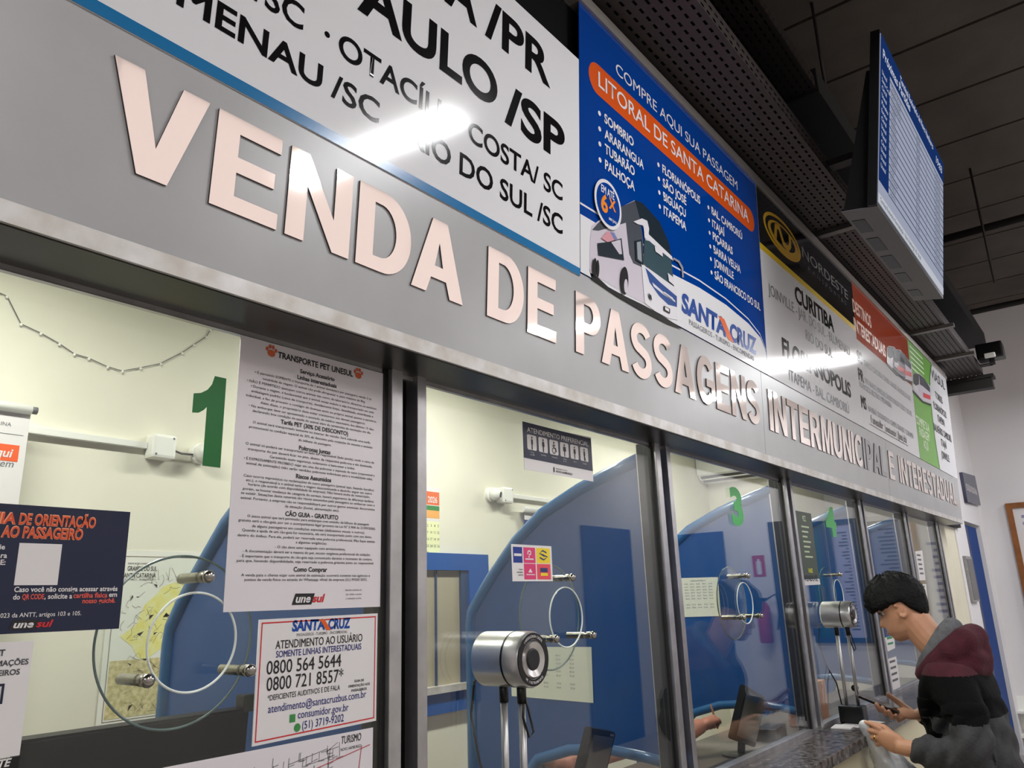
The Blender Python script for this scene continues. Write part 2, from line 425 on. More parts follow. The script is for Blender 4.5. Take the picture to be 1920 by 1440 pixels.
bm = bmesh.new(); fbox(bm, FA, -1.2, 7.43, 0.004, 1.232, -0.05, -0.03); bm_put('void_shade_board', bm, M_dark, fs)  # black sheet stands in for the shaded void above the white banner

# bold grotesque capitals drawn in a unit box (width, loops)
def arcp(cx, cy, rx, ry, a0, a1, n=14):
    return [(cx + rx * math.cos(math.radians(a0 + (a1 - a0) * k / n)), cy + ry * math.sin(math.radians(a0 + (a1 - a0) * k / n))) for k in range(n + 1)]
def stroke(pts, w):
    L, Rr = [], []
    for i, p in enumerate(pts):
        a = pts[max(i - 1, 0)]; b = pts[min(i + 1, len(pts) - 1)]; dx, dy = b[0] - a[0], b[1] - a[1]; l = math.hypot(dx, dy)
        nx, ny = -dy / l * w / 2, dx / l * w / 2; L.append((p[0] + nx, p[1] + ny)); Rr.append((p[0] - nx, p[1] - ny))
    return L + Rr[::-1]
t = 0.21
def LET(ch):
    if ch == 'V': return .78, [[(0, 1), (.23, 1), (.39, .3), (.55, 1), (.78, 1), (.51, 0), (.27, 0)]]
    if ch == 'E': return .64, [[(0, 0), (.64, 0), (.64, .17), (t, .17), (t, .42), (.58, .42), (.58, .585), (t, .585), (t, .83), (.625, .83), (.625, 1), (0, 1)]]
    if ch == 'N': return .72, [[(0, 0), (.2, 0), (.2, .63), (.52, 0), (.72, 0), (.72, 1), (.52, 1), (.52, .37), (.2, 1), (0, 1)]]
    if ch == 'D':
        return .72, [[(0, 0)] + [(.3, 0)] + arcp(.34, .5, .38, .5, -84, 84, 20) + [(.3, 1), (0, 1)], [(t, .17), (t, .83)] + arcp(.3, .5, .21, .33, 84, -84, 16)]
    if ch == 'A': return .8, [[(0, 0), (.22, 0), (.285, .21), (.52, .21), (.585, 0), (.8, 0), (.515, 1), (.285, 1)], [(.335, .375), (.465, .375), (.4, .7)]]
    if ch == 'P': return .66, [[(0, 0), (t, 0), (t, .37), (.34, .37)] + arcp(.36, .685, .30, .315, -84, 84, 16) + [(.34, 1), (0, 1)], [(t, .53), (t, .84)] + arcp(.34, .685, .115, .155, 84, -84, 12)]
    if ch == 'R': return .74, [[(0, 0), (t, 0), (t, .41), (.28, .41), (.3, .4), (.5, 0), (.74, 0), (.545, .38)] + arcp(.4, .7, .28, .30, -60, 88, 14) + [(.38, 1), (0, 1)], [(t, .56), (t, .84)] + arcp(.36, .7, .12, .14, 84, -84, 12)]
    if ch == 'I': return .21, [[(0, 0), (t, 0), (t, 1), (0, 1)]]
    if ch == 'T': return .68, [[(.235, 0), (.445, 0), (.445, .83), (.68, .83), (.68, 1), (0, 1), (0, .83), (.235, .83)]]
    if ch == 'M': return .84, [[(0, 0), (.19, 0), (.19, .74), (.34, 0), (.5, 0), (.65, .74), (.65, 0), (.84, 0), (.84, 1), (.56, 1), (.42, .33), (.28, 1), (0, 1)]]
    if ch == 'L': return .6, [[(0, 0), (.6, 0), (.6, .17), (t, .17), (t, 1), (0, 1)]]
    if ch == 'U': return .72, [[(0, 1), (0, .36)] + arcp(.36, .36, .36, .36, 180, 360, 20) + [(.72, 1), (.51, 1), (.51, .36)] + arcp(.36, .36, .15, .19, 360, 180, 14) + [(t, 1)]]
    if ch == 'C': return .73, [stroke(arcp(.385, .5, .285, .415, 38, 322, 30), .185)]
    if ch == 'G': return .77, [stroke(arcp(.385, .5, .29, .415, 40, 318, 30), .185), [(.40, .54), (.77, .54), (.77, .14), (.60, .10), (.60, .38), (.40, .38)]]
    if ch == 'S':
        pts = arcp(.335, .715, .235, .20, 22, 180, 14) + arcp(.30, .715, .20, .19, 190, 262, 6) + [(.40, .48)] + arcp(.345, .285, .225, .20, 62, 0, 7) + arcp(.335, .285, .235, .20, -8, -160, 14)
        return .67, [stroke(pts, .185)]
    return .6, [quad(0, 0, .6, 1)]
def word(s, u0, u1, gap=0.085, worn=()):
    adv = []; x = 0.0
    for i, ch in enumerate(s):
        w, L = LET(ch); adv.append((x, L)); g = gap
        nx = s[i + 1] if i + 1 < len(s) else ''
        if ch + nx in ('DA', 'PA', 'TA', 'AD'): g = gap * 0.3
        x += w + g
    tot = x - gap; k = (u1 - u0) / tot; v0, cap = 0.137, 0.171
    for i, (ox, L) in enumerate(adv):
        b = bmesh.new()
        for j, lp in enumerate(L if s[i] != 'G' else [L[0]]):
            pass
        if s[i] == 'G':
            shape(b, FA, [[(u0 + (ox + p) * k, v0 + q * cap) for p, q in L[0]]], 0.0, 0.005)
            shape(b, FA, [[(u0 + (ox + p) * k, v0 + q * cap) for p, q in L[1]]], 0.0, 0.0052)
        else:
            shape(b, FA, [[(u0 + (ox + p) * k, v0 + q * cap) for p, q in lp] for lp in L], 0.0, 0.004)
        wn = i in worn
        b.normal_update()
        for f in b.faces:
            f.material_index = 0 if abs(f.normal.dot(FA.N)) > 0.9 else 1
        o = bm_put('letter', b, [M_worn, M_worndark] if wn else [M_mirror, M_letterside], fs)
        if wn: o['label'] = 'dull letter that has lost its mirror face'
word('VENDA', 0.418, 1.201); word('DE', 1.284, 1.560); word('PASSAGENS', 1.651, 2.962, 0.07)
word('INTERMUNICIPAL', 3.065, 4.965, 0.075, worn=(10, 11, 12, 13)); word('E', 5.038, 5.165); word('INTERESTADUAL', 5.29, 7.25, 0.075)

# ================================================================== BANNERS ON THE FASCIA
BT = 1.236
# --- white route banner
rb = thing('route_banner', 'white banner of black destination names over a blue stripe, left of the blue banner', 'banner', (0.3, YF, GT + .37))
sheet('banner_sheet', FA, quad(-1.2, 0.357, 1.674, 1.035), M_white, rb, 0.0, 0.003)
sheet('blue_stripe', FA, quad(-1.2, 0.357, 1.674, 0.379), M_bluestripe, rb, 0.003, 0.0036)
hh = 0.0036
bm = bmesh.new()
def row(bm, s, a, b, capa, bold, pre=None, fr=FA):
    A, B = fr.px(*a), fr.px(*b); v = (A[1] + B[1]) / 2
    text(bm, fr, s, A[0], v, capa, B[0], bold=bold, h=hh, res=6)
    return A[0], v
u, v = row(bm, '/PR', (907, 72), (1030, 157), 0.106, 0.026); text(bm, FA, 'CURITIBA', u - 0.03, v, 0.106, align='R', bold=0.028, h=hh, res=6)
bm_put('lettering', bm, M_black_print, rb); bm = bmesh.new()
u, v = row(bm, 'AULO', (668, 16), (930, 205), 0.100, 0.030); text(bm, FA, 'SÃO P', u - 0.01, v, 0.100, align='R', bold=0.030, h=hh, res=6)
bm_put('lettering', bm, M_black_print, rb); bm = bmesh.new()
row(bm, '/SP', (944, 230), (1057, 303), 0.106, 0.030)
bm_put('lettering', bm, M_black_print, rb); bm = bmesh.new()
u, v = row(bm, 'OTACÍLIO COSTA/ SC', (632, 98), (1053, 382), 0.051, 0.018)
text(bm, FA, '·', u - 0.022, v + 0.002, 0.049, align='R', bold=0.03, h=hh)
text(bm, FA, 'LAGES /SC', FA.px(566, 57)[0], v, 0.051, align='R', bold=0.018, h=hh)
bm_put('lettering', bm, M_black_print, rb); bm = bmesh.new()
u2, v = row(bm, 'MENAU', (328, 10), (601, 168), 0.050, 0.022); text(bm, FA, 'BLU', u2 - 0.012, v, 0.050, align='R', bold=0.022, h=hh)
A = FA.px(617, 192); B = FA.px(708, 234); text(bm, FA, '/SC', A[0], v, 0.050, B[0], bold=0.016, h=hh)
bm_put('lettering', bm, M_black_print, rb); bm = bmesh.new()
A = FA.px(766, 270); B = FA.px(1053, 440); text(bm, FA, 'RIO DO SUL /SC', A[0], v - .002, 0.053, B[0], bold=0.018, h=hh)
bm_put('lettering', bm, M_black_print, rb)

# --- blue Santa Catarina banner
bb_ = thing('bus_banner', 'blue banner with orange pill, lists of towns and a printed coach', 'banner', (2.37, YF, GT + .37))
sheet('banner_sheet', FA, quad(1.676, 0.37, 3.079, BT), mat('banner_blue', (0, 62, 150), 0.11), bb_, 0.0, 0.003)
bm = bmesh.new()
sw = [(1087, 402), (1160, 445), (1255, 512), (1310, 540), (1360, 572), (1402, 607), (1424, 633), (1434.5, 660)]
cv = pxloop(FA, sw); cv[0] = (1.676, cv[0][1])
shape(bm, FA, [[(1.676, 0.37)] + cv + [(3.079, 0.37)]], 0.0034)
lines = [(p[0], p[1] + 0.030 - 0.026 * (i / 7) ** 2) for i, p in enumerate(cv)]
shape(bm, FA, [[(p[0], p[1] + 0.006) for p in lines] + lines[::-1]], 0.0034)
bm_put('white_swoosh', bm, M_white, bb_)
pl0 = FA.px(1106, 140); pl1 = FA.px(1413, 420); pt_ = FA.px(1250, 244); pb_ = FA.px(1250, 288)
bm = bmesh.new(); vt, vb = FA.px(1113, 113)[1], FA.px(1117, 170)[1]
vt2, vb2 = FA.px(1390, 380)[1], FA.px(1400, 433)[1]
vt, vb = (vt + vt2) / 2, (vb + vb2) / 2
shape(bm, FA, [rrect(1.727, vb, 3.03, vt, (vt - vb) * 0.499, 10)], 0.0034); bm_put('orange_pill', bm, mat('pill_orange', (222, 88, 22), 0.25), bb_)
bm = bmesh.new(); h2 = 0.0042
ptext(bm, FA, 'COMPRE AQUI SUA PASSAGEM', (1153, 141), (1381, 355), 0.040, 0.0, h=h2, res=5); bm_put('lettering', bm, M_white, bb_); bm = bmesh.new()
text(bm, FA, 'LITORAL DE SANTA CATARINA', FA.px(1120, 160)[0], 1.005, 0.051, FA.px(1402, 415)[0], bold=0.006, h=h2, res=5); bm_put('lettering', bm, M_white, bb_)
cols = [[('SOMBRIO', (1130, 232), (1186, 273)), ('ARARANGUA', (1132, 260), (1205, 318)), ('TUBARÃO', (1132, 288), (1188, 330)), ('PALHOÇA', (1133, 318), (1188, 358))],
        [('FLORIANÓPOLIS', (1240, 325), (1311, 382)), ('SÃO JOSÉ', (1240.5, 351), (1285, 384)), ('BIGUAÇU', (1242, 377), (1284, 407)), ('ITAPEMA', (1243, 401), (1285, 434))],
        [('BAL. CAMBORIÚ', (1332, 401), (1390, 450)), ('ITAJAÍ', (1334, 426), (1357, 444)), ('PIÇARRAS', (1335, 450), (1372, 477)), ('BARRA VELHA', (1336, 475), (1387, 512)), ('JOINVILLE', (1337, 498), (1374, 524)), ('SÃO FRANCISCO DO SUL', (1339, 524), (1424, 582))]]
for cl in cols:
    us = sum(FA.px(*r[1])[0] for r in cl) / len(cl); bm = bmesh.new()
    for s_, a, b in cl:
        A, B = FA.px(*a), FA.px(*b); vv = (A[1] + B[1]) / 2
        text(bm, FA, s_, us, vv, 0.030, B[0], bold=0.022, h=h2, res=4)
        shape(bm, FA, [circ(us - 0.028, vv + 0.015, 0.008, n=16)], h2)
    bm_put('town_list', bm, M_white, bb_)
# printed coach, layered flat colours
bus = bpy.data.objects.new('coach_picture', None); COL.objects.link(bus); bus.parent = bb_
def Z6(pts): return [FA.px(1060 + a / 4, 330 + b / 4) for a, b in pts]
def poly(name, pts, m, h, parent, conv=Z6):
    b = bmesh.new(); shape(b, FA, [conv(pts)], h); return bm_put(name, b, m, parent)
C1 = mat('coach_lilac', (206, 198, 210), 0.3); C2 = mat('coach_grey', (74, 78, 88), 0.25); C3 = mat('coach_glass', (34, 46, 56), 0.2); C4 = mat('coach_teal_glass', (58, 82, 92), 0.2)
C5 = mat('coach_blue', (30, 74, 146), 0.25); C6 = mat('coach_black', (8, 8, 9), 0.4, spec=.2); C7 = mat('coach_pink', (214, 150, 160), 0.3); C8 = mat('coach_white', (228, 226, 232), 0.25)
layers = [([(170, 700), (330, 850), (560, 960), (700, 1035), (830, 1120), (868, 1152), (760, 1112), (560, 1010), (380, 905), (190, 775)], C6),
    ([(172, 700), (176, 470), (190, 375), (245, 335), (400, 240), (512, 184), (470, 610), (575, 690), (590, 960), (440, 885), (180, 728)], C1),
    ([(190, 408), (238, 353), (403, 237), (518, 185), (549, 317), (575, 487), (575, 690), (500, 657), (470, 584), (445, 353), (324, 390), (238, 414)], C2),
    ([(512, 184), (570, 205), (700, 350), (765, 500), (790, 612), (600, 436), (550, 322)], C3),
    ([(550, 326), (610, 365), (616, 440), (790, 606), (800, 640), (700, 560), (590, 482), (578, 400)], C8),
    ([(582, 482), (620, 490), (700, 560), (784, 630), (806, 830), (720, 780), (620, 700), (575, 660)], C4),
    ([(560, 665), (620, 700), (800, 830), (825, 850), (831, 1082), (760, 1068), (660, 1015), (585, 955)], C8),
    ([(588, 690), (700, 800), (825, 905), (826, 985), (760, 968), (690, 900), (620, 800)], C5),
    ([(640, 800), (720, 870), (810, 935), (815, 950), (720, 890), (650, 830)], C8),
    ([(228, 508), (330, 496), (408, 470), (428, 636), (236, 600)], C3),
    ([(330, 500), (400, 480), (412, 590), (392, 590)], C1),
    ([(508, 490), (560, 478), (572, 670), (515, 636)], C3), ([(522, 500), (552, 494), (560, 650), (528, 626)], mat('coach_door', (150, 158, 166), 0.3)),
    ([(496, 346), (560, 322), (600, 340), (614, 400), (606, 478), (580, 470), (572, 376), (530, 366)], C8),
    ([(255, 470), (300, 420), (336, 430), (372, 480), (300, 500)], C7), ([(318, 424), (350, 430), (376, 478), (350, 482)], mat('coach_bluepink', (120, 130, 180), 0.3)),
    ([(655, 530), (712, 570), (716, 610), (660, 570)], C8), ([(752, 730), (796, 765), (800, 825), (760, 790)], C8),
    ([(784, 640), (796, 615), (840, 640), (868, 690), (872, 765), (860, 765), (856, 700), (832, 655), (800, 632)], mat('coach_mirror', (150, 150, 156), 0.3)),
    ([(722, 975), (768, 1000), (768, 1036), (722, 1010)], C6), ([(730, 985), (760, 1002), (760, 1024), (730, 1006)], C8),
    ([(604, 880), (626, 900), (632, 940), (612, 920)], C3), ([(720, 870), (790, 920), (790, 930), (720, 880)], C8)]
for i, (pts, m) in enumerate(layers): poly('coach_patch', pts, m, 0.0038 + i * 0.00025, bus)
for cx, cy, rx, ry in ((202, 690, 15, 70), (222, 700, 13, 66), (425, 790, 28, 105)):
    pts = [(cx + rx * math.cos(k * .2618), cy + ry * math.sin(k * .2618)) for k in range(24)]; poly('wheel_arch', pts, C6, 0.0092, bus)
pts = [(434 + 14 * math.cos(k * .2618), 830 + 52 * math.sin(k * .2618)) for k in range(24)]; poly('coach_wheel', pts, C1, 0.0095, bus)
# round badge
bc = FA.px(1135, 385); b0 = FA.px(1109, 366); b1 = FA.px(1160, 407); br = (b1[0] - b0[0]) / 2; bc = ((b0[0] + b1[0]) / 2, bc[1])
bm = bmesh.new(); shape(bm, FA, [circ(bc[0], bc[1], br)], 0.0100); bm_put('badge_ring', bm, M_white, bb_)
bm = bmesh.new(); shape(bm, FA, [circ(bc[0], bc[1], br * 0.86)], 0.0104); bm_put('badge_face', bm, mat('banner_blue', (0, 0, 0)), bb_)
bm = bmesh.new(); text(bm, FA, 'EM ATÉ', bc[0] - br * .52, bc[1] + br * .35, br * .3, bc[0] + br * .45, bold=.02, h=.0108); text(bm, FA, 'sem juros', bc[0] + br * .02, bc[1] - br * .62, br * .14, bc[0] + br * .6, bold=.02, h=.0108); bm_put('badge_lettering', bm, M_white, bb_)
bm = bmesh.new(); text(bm, FA, '6', bc[0] - br * .55, bc[1] - br * .42, br * .68, bc[0] - br * .05, bold=.035, h=.0110); text(bm, FA, 'X', bc[0] + br * .02, bc[1] - br * .12, br * .42, bc[0] + br * .55, bold=.035, h=.0110); bm_put('badge_number', bm, mat('badge_orange', (244, 140, 30), 0.3), bb_)
M_logoblue = mat('logo_blue', (18, 72, 156), 0.25)
def santa_logo(fr, u0, v0, u1, cap, parent, h, sub=True, subcap=0.3):
    w = u1 - u0; b = bmesh.new()
    text(b, fr, 'SANTA', u0, v0, cap, u0 + w * .545, bold=.045, h=h, shear=.1); text(b, fr, 'CRUZ', u0 + w * .60, v0, cap, u1, bold=.045, h=h, shear=.1)
    bm_put('logo_lettering', b, M_logoblue, parent)
    b = bmesh.new(); shape(b, fr, [[(u0 + w * .45, v0 + cap * 1.02), (u0 + w * .53, v0 + cap * 1.02), (u0 + w * .65, v0 - cap * .12), (u0 + w * .57, v0 - cap * .12)]], h + .0004); bm_put('logo_slash', b, mat('slash_orange', (226, 96, 24), 0.3), parent)
    if sub:
        b = bmesh.new(); text(b, fr, 'PASSAGEIROS - TURISMO - ENCOMENDAS', u0 + w * .08, v0 - cap * .55, cap * subcap, u0 + w * .94, h=h, bold=.004, res=2); bm_put('logo_subline', b, M_inkgrey, parent)
A = FA.px(1276, 580); B = FA.px(1418, 664); santa_logo(FA, A[0], (A[1] + B[1]) / 2 - .004, B[0], 0.064, bb_, 0.0042)

# --- black / white Nordeste banner
nb = thing('nordeste_banner', 'black and white banner with yellow line and round yellow emblem', 'banner', (3.8, YF, GT + .37))
nb.name = 'emblem_banner'
sheet('banner_sheet', FA, quad(3.081, 0.37, 4.553, BT), M_white, nb, 0.0, 0.003)
vy = (FA.px(1425, 459)[1] + FA.px(1597, 608)[1]) / 2
sheet('black_header', FA, quad(3.081, vy, 4.553, BT), mat('header_black', (8, 8, 11), 0.1, spec=.35), nb, 0.003, 0.0034)
sheet('yellow_line', FA, quad(3.081, vy - 0.024, 4.553, vy + .004), mat('line_yellow', (236, 200, 20), 0.3), nb, 0.0034, 0.0038)
A = FA.px(1429, 407); B = FA.px(1500, 481); ecx, ecy = (A[0] + B[0]) / 2, FA.px(1464, 444)[1]; er = (B[0] - A[0]) / 2
M_yel = mat('emblem_yellow', (226, 176, 24), 0.3)
bm = bmesh.new()
shape(bm, FA, [circ(ecx, ecy, er, er * .36), circ(ecx, ecy, er * .9, er * .30)], .0042)
shape(bm, FA, [circ(ecx + er * .06, ecy - er * .03, er * .84, er * .27), circ(ecx + er * .02, ecy, er * .66, er * .2)], .0042)
shape(bm, FA, [stroke([(ecx - er * .42, ecy - er * .14), (ecx - er * .36, ecy + er * .1), (ecx - er * .2, ecy + er * .14), (ecx + er * .02, ecy - er * .12), (ecx + er * .25, ecy - er * .14), (ecx + er * .38, ecy - er * .02), (ecx + er * .40, ecy + er * .16)], er * .13)], .0046)
bm_put('emblem', bm, M_yel, nb)
bm = bmesh.new(); ptext(bm, FA, 'NORDESTE', (1503, 481), (1589, 562), 0.052, .004, h=.0042); bm_put('header_lettering', bm, mat('silver_print', (150, 150, 152), 0.3), nb)
bm = bmesh.new(); ptext(bm, FA, 'T R A N S P O R T E S', (1505, 500), (1585, 572), 0.022, .004, h=.0042); bm_put('header_subline', bm, mat('dim_print', (46, 46, 52), 0.4), nb)
bm = bmesh.new()
ptext(bm, FA, 'CURITIBA', (1490, 566), (1563, 622), 0.079, .03, h=.0042); bm_put('city_lettering', bm, M_black_print, nb); bm = bmesh.new(); ptext(bm, FA, 'FLORIANÓPOLIS', (1466, 664), (1595, 747), 0.078, .03, h=.0042)
bm_put('city_lettering', bm, M_black_print, nb)
bm = bmesh.new()
ptext(bm, FA, 'JOINVILLE - JAR. DO SUL - BLUMENAU', (1440, 558), (1592, 662), 0.050, 0, h=.0042); bm_put('town_lettering', bm, M_inkgrey, nb); bm = bmesh.new(); ptext(bm, FA, 'RIO DO SUL', (1510, 638), (1560, 671), 0.050, 0, h=.0042); bm_put('town_lettering', bm, M_inkgrey, nb); bm = bmesh.new(); ptext(bm, FA, 'ITAPEMA - BAL. CAMBORIÚ', (1479, 717), (1591, 773), 0.050, 0, h=.0042)
bm_put('town_lettering', bm, M_inkgrey, nb)

# --- orange / white interstate banner
ob = thing('interstate_banner', 'orange topped white banner of state abbreviations with two printed coaches', 'banner', (5.26, YF, GT + .37))
sheet('banner_sheet', FA, quad(4.555, 0.37, 5.965, BT), M_white, ob, 0.0, 0.003)
def Z8(pts): return [FA.px(1560 + a / 4.233, 560 + b / 4.233) for a, b in pts]
vo = (FA.px(1600, 633)[1] + FA.px(1664, 684)[1]) / 2
M_or2 = mat('header_orange', (180, 72, 40), 0.1, spec=.35)
sheet('orange_header', FA, quad(4.555, vo, 5.965, BT), M_or2, ob, .003, .0034)
bm = bmesh.new(); ptext(bm, FA, 'DESTINOS', (1598.5, 585), (1633, 614), .075, .03, h=.004); ptext(bm, FA, 'INTERESTADUAIS', (1601, 621), (1660, 668), .075, .03, h=.004); bm_put('header_lettering', bm, mat('header_print', (240, 206, 190), .4), ob)
M_g = mat('mid_print', (120, 118, 124), .5)
bm = bmesh.new()
for s_, a, b, c_, bo in (('SC', (1607, 677), (1616, 684), .066, .03), ('PR', (1609, 711), (1619, 718), .066, .03), ('MS', (1614, 762), (1624, 770), .066, .03)): ptext(bm, FA, s_, a, b, c_, bo, h=.0042)
bm_put('state_lettering', bm, M_black_print, ob)
bm = bmesh.new()
for s_, a, b in (('CHAPECÓ / CONCÓRDIA / ITAPEMA / XANXERÊ / SÃO MIGUEL DO OESTE', (1619, 686), (1707, 752)), ('PATO BRANCO / MARECHAL CÂNDIDO RONDON / TOLEDO / CASCAVEL', (1621, 720), (1709, 780)), ('FRANCISCO BELTRÃO / MEDIANEIRA', (1611, 724), (1671, 767)), ('NAVIRAÍ / DOURADOS / CAMPO GRANDE / CORUMBÁ', (1627, 772), (1712, 822))): ptext(bm, FA, s_, a, b, .034, .008, h=.0042, res=2)
bm_put('town_lettering', bm, M_g, ob)
vl = FA.px(1613, 785)[1]
bm = bmesh.new(); shape(bm, FA, [quad(4.66, vl - .004, 5.62, vl), quad(5.616, .41, 5.62, vl)], .0042); text(bm, FA, 'f unesulbr', 4.70, .425, .045, 4.98, bold=.02, h=.0042); text(bm, FA, '| unesul.com.br |', 5.02, .425, .04, 5.32, bold=.02, h=.0042); text(bm, FA, '@unesul_oficial', 5.35, .425, .045, 5.59, bold=.02, h=.0042); bm_put('contact_line', bm, mat('contact_ink', (70, 44, 48), .5), ob)
def mini_bus(parent, dx, dy, s, conv):
    p = bpy.data.objects.new('coach_picture', None); COL.objects.link(p); p.parent = parent
    def q(pts): return [(dx + a * s, dy + b * s) for a, b in pts]
    for i, (pts, m) in enumerate([([(0, 20), (20, 0), (70, 10), (170, 130), (180, 220), (180, 300), (100, 270), (0, 160)], C1), ([(2, 20), (20, 2), (62, 12), (60, 110), (30, 125), (6, 100)], C6), ([(62, 12), (110, 50), (165, 140), (170, 190), (100, 130), (70, 110)], C2), ([(10, 120), (50, 130), (54, 190), (12, 160)], C8), ([(100, 190), (170, 220), (172, 260), (104, 236)], M_red), ([(0, 165), (100, 275), (180, 305), (170, 318), (90, 285), (0, 185)], C6)]):
        b = bmesh.new(); shape(b, FA, [conv(q(pts))], .0044 + i * .0003); bm_put('coach_patch', b, m, p)
mini_bus(ob, 430, 375, .82, Z8); mini_bus(ob, 478, 400, .86, Z8)

# --- green / white banner at the right end
gb = thing('green_banner', 'green and white banner at the far right end with curved split and town list', 'banner', (6.7, YF, GT + .37))
sheet('banner_sheet', FA, quad(5.967, .37, 7.43, BT), M_white, gb, 0, .003)
gl = Z8([(765, 465), (780, 520), (768, 620), (770, 760), (785, 900), (800, 1040), (820, 1180), (845, 1330)])
gl[0] = (gl[0][0], BT); gl[-1] = (gl[-1][0], .37)
bm = bmesh.new(); shape(bm, FA, [[(5.967, .37), (5.967, BT)] + gl], .0034); bm_put('green_field', bm, mat('banner_green', (104, 170, 52), .3), gb)
bm = bmesh.new(); shape(bm, FA, [gl + [(p[0] + .035, p[1]) for p in gl[::-1]]], .0037); bm_put('green_edge', bm, mat('banner_darkgreen', (36, 110, 40), .3), gb)
mini_bus(gb, 635, 590, .82, Z8)
bm = bmesh.new()
for i, (s_, x0, x1) in enumerate((('COMPRE SUA', 665, 770), ('PASSAGEM', 690, 772), ('AQUI', 722, 765))):
    A = Z8([(x0, 990 + i * 85), (x1, 1060 + i * 85)]); text(bm, FA, s_, A[0][0], (A[0][1] + A[1][1]) / 2, .06, A[1][0], bold=.03, h=.0044)
for i in range(5):
    A = Z8([(610 + i * 4, 380 + i * 42), (740, 470 + i * 30)]); shape(bm, FA, [quad(A[0][0], A[0][1], A[0][0] + .45, A[0][1] + .012)], .0042)
bm_put('green_lettering', bm, mat('pale_green_print', (214, 236, 196), .4), gb)
bm = bmesh.new()
A = Z8([(785, 625), (893, 725)]); text(bm, FA, 'VIASUL', A[0][0], (A[0][1] + A[1][1]) / 2, .075, A[1][0], bold=.012, h=.0042)
for s_, a, b in (('TORRES', (818, 790), (875, 835)), ('FLORIANÓPOLIS', (806, 880), (905, 940)), ('ITAPEMA', (838, 975), (893, 1015)), ('BALNEÁRIO CAMBORIÚ', (808, 1050), (945, 1135)), ('ITAJAÍ', (865, 1165), (908, 1195)), ('JOINVILLE', (868, 1260), (930, 1300))):
    A = Z8([a, b]); text(bm, FA, s_, A[0][0], (A[0][1] + A[1][1]) / 2, .055, A[1][0], bold=.02, h=.0042)
bm_put('lettering', bm, M_ink, gb)

# aluminium rail along the banner tops
bm = bmesh.new(); fbox(bm, FA, 1.674, 7.43, BT, BT + .022, -.05, .012); fbox(bm, FA, 1.674, 7.43, BT + .022, BT + .05, -.05, .004)
tag(bm_put('banner_rail', bm, mat('rail_metal', (176, 170, 164), .35, .7), None), 'pale metal rail running along the top of the banners', 'rail')

# ================================================================== CABLE TRAYS, CEILING FITTINGS
M_perf = perforated('tray_steel', (84, 77, 77))
tr = thing('cable_tray', 'low perforated steel cable tray just above the banners', 'cable tray', (4.0, -.25, 3.4))
bm = bmesh.new(); hexa(bm, [(-3, -.445, 3.4), (7.9, -.445, 3.4), (7.9, -.09, 3.4), (-3, -.09, 3.4), (-3, -.445, 3.402), (7.9, -.445, 3.402), (7.9, -.09, 3.402), (-3, -.09, 3.402)]); bm_put('tray_base', bm, M_perf, tr)
bm = bmesh.new(); box(bm, (-3, -.447, 3.4), (7.9, -.445, 3.475)); bm_put('tray_side', bm, M_perf, tr)
bm = bmesh.new(); box(bm, (-3, -.09, 3.4), (7.9, -.058, 3.475)); bm_put('tray_side', bm, M_perf, tr)
bm = bmesh.new(); box(bm, (-3, -.44, 3.41), (7.9, -.10, 3.46)); bm_put('cable_bundle', bm, mat('cable_black', (12, 12, 12), .7), tr)
bm = bmesh.new(); box(bm, (7.9, -.52, 3.37), (8.05, -.045, 3.40)); box(bm, (7.92, -.5, 3.28), (8.03, -.06, 3.37)); bm_put('end_cover', bm, M_darkmetal, tr)
for x in (3.95, 6.1, 7.0):
    bm = bmesh.new(); box(bm, (x, -.5, 3.375), (x + .045, -.05, 3.4)); bm_put('cross_bracket', bm, mat('bracket_steel', (120, 116, 114), .4, .6), tr)
tb = thing('upper_cable_tray', 'dark perforated cable tray higher up behind the lower tray', 'cable tray', (1.5, -.3, 3.85))
bm = bmesh.new(); box(bm, (-3, -.445, 3.85), (3.38, -.12, 3.852)); bm_put('tray_base', bm, perforated('tray_dark', (58, 52, 50), .05, .03), tb)
bm = bmesh.new(); box(bm, (-3, -.447, 3.85), (3.38, -.445, 3.92)); bm_put('tray_side', bm, perforated('tray_dark2', (58, 52, 50), .05, .03), tb)
bm = bmesh.new(); box(bm, (-3, -.43, 3.87), (3.38, -.13, 3.91)); bm_put('cable_bundle', bm, mat('cable_black', (0, 0, 0)), tb)
bm = bmesh.new(); box(bm, (3.40, -.455, 3.84), (8.6, -.1, 3.97)); tag(bm_put('duct', bm, mat('duct_black', (20, 19, 19), .8), None), 'long black duct above the lower cable tray behind the screen', 'duct')
for i, (x, y, z0) in enumerate(((3.62, -.44, 3.97), (6.05, -.80, 3.6))):
    bm = bmesh.new(); tube(bm, [(x, y, z0), (x, y, 4.5)], .008, 8)
    tag(bm_put('hanger_rod', bm, M_darkmetal, None), ('thin dark hanger rod left of the departures screen', 'thin dark hanger rod right of the departures screen')[i], 'rod', 'hanger rods')
for i, x in enumerate((6.75, 8.9)):
    bm = bmesh.new(); tube(bm, [(x, -3.7, 4.3), (x, -.35, 4.3)], .03, 10)
    tag(bm_put('ceiling_pipe', bm, M_darkmetal, None), ('nearer dark pipe crossing below the ceiling planks', 'farther dark pipe crossing near the end wall')[i], 'pipe', 'ceiling pipes')
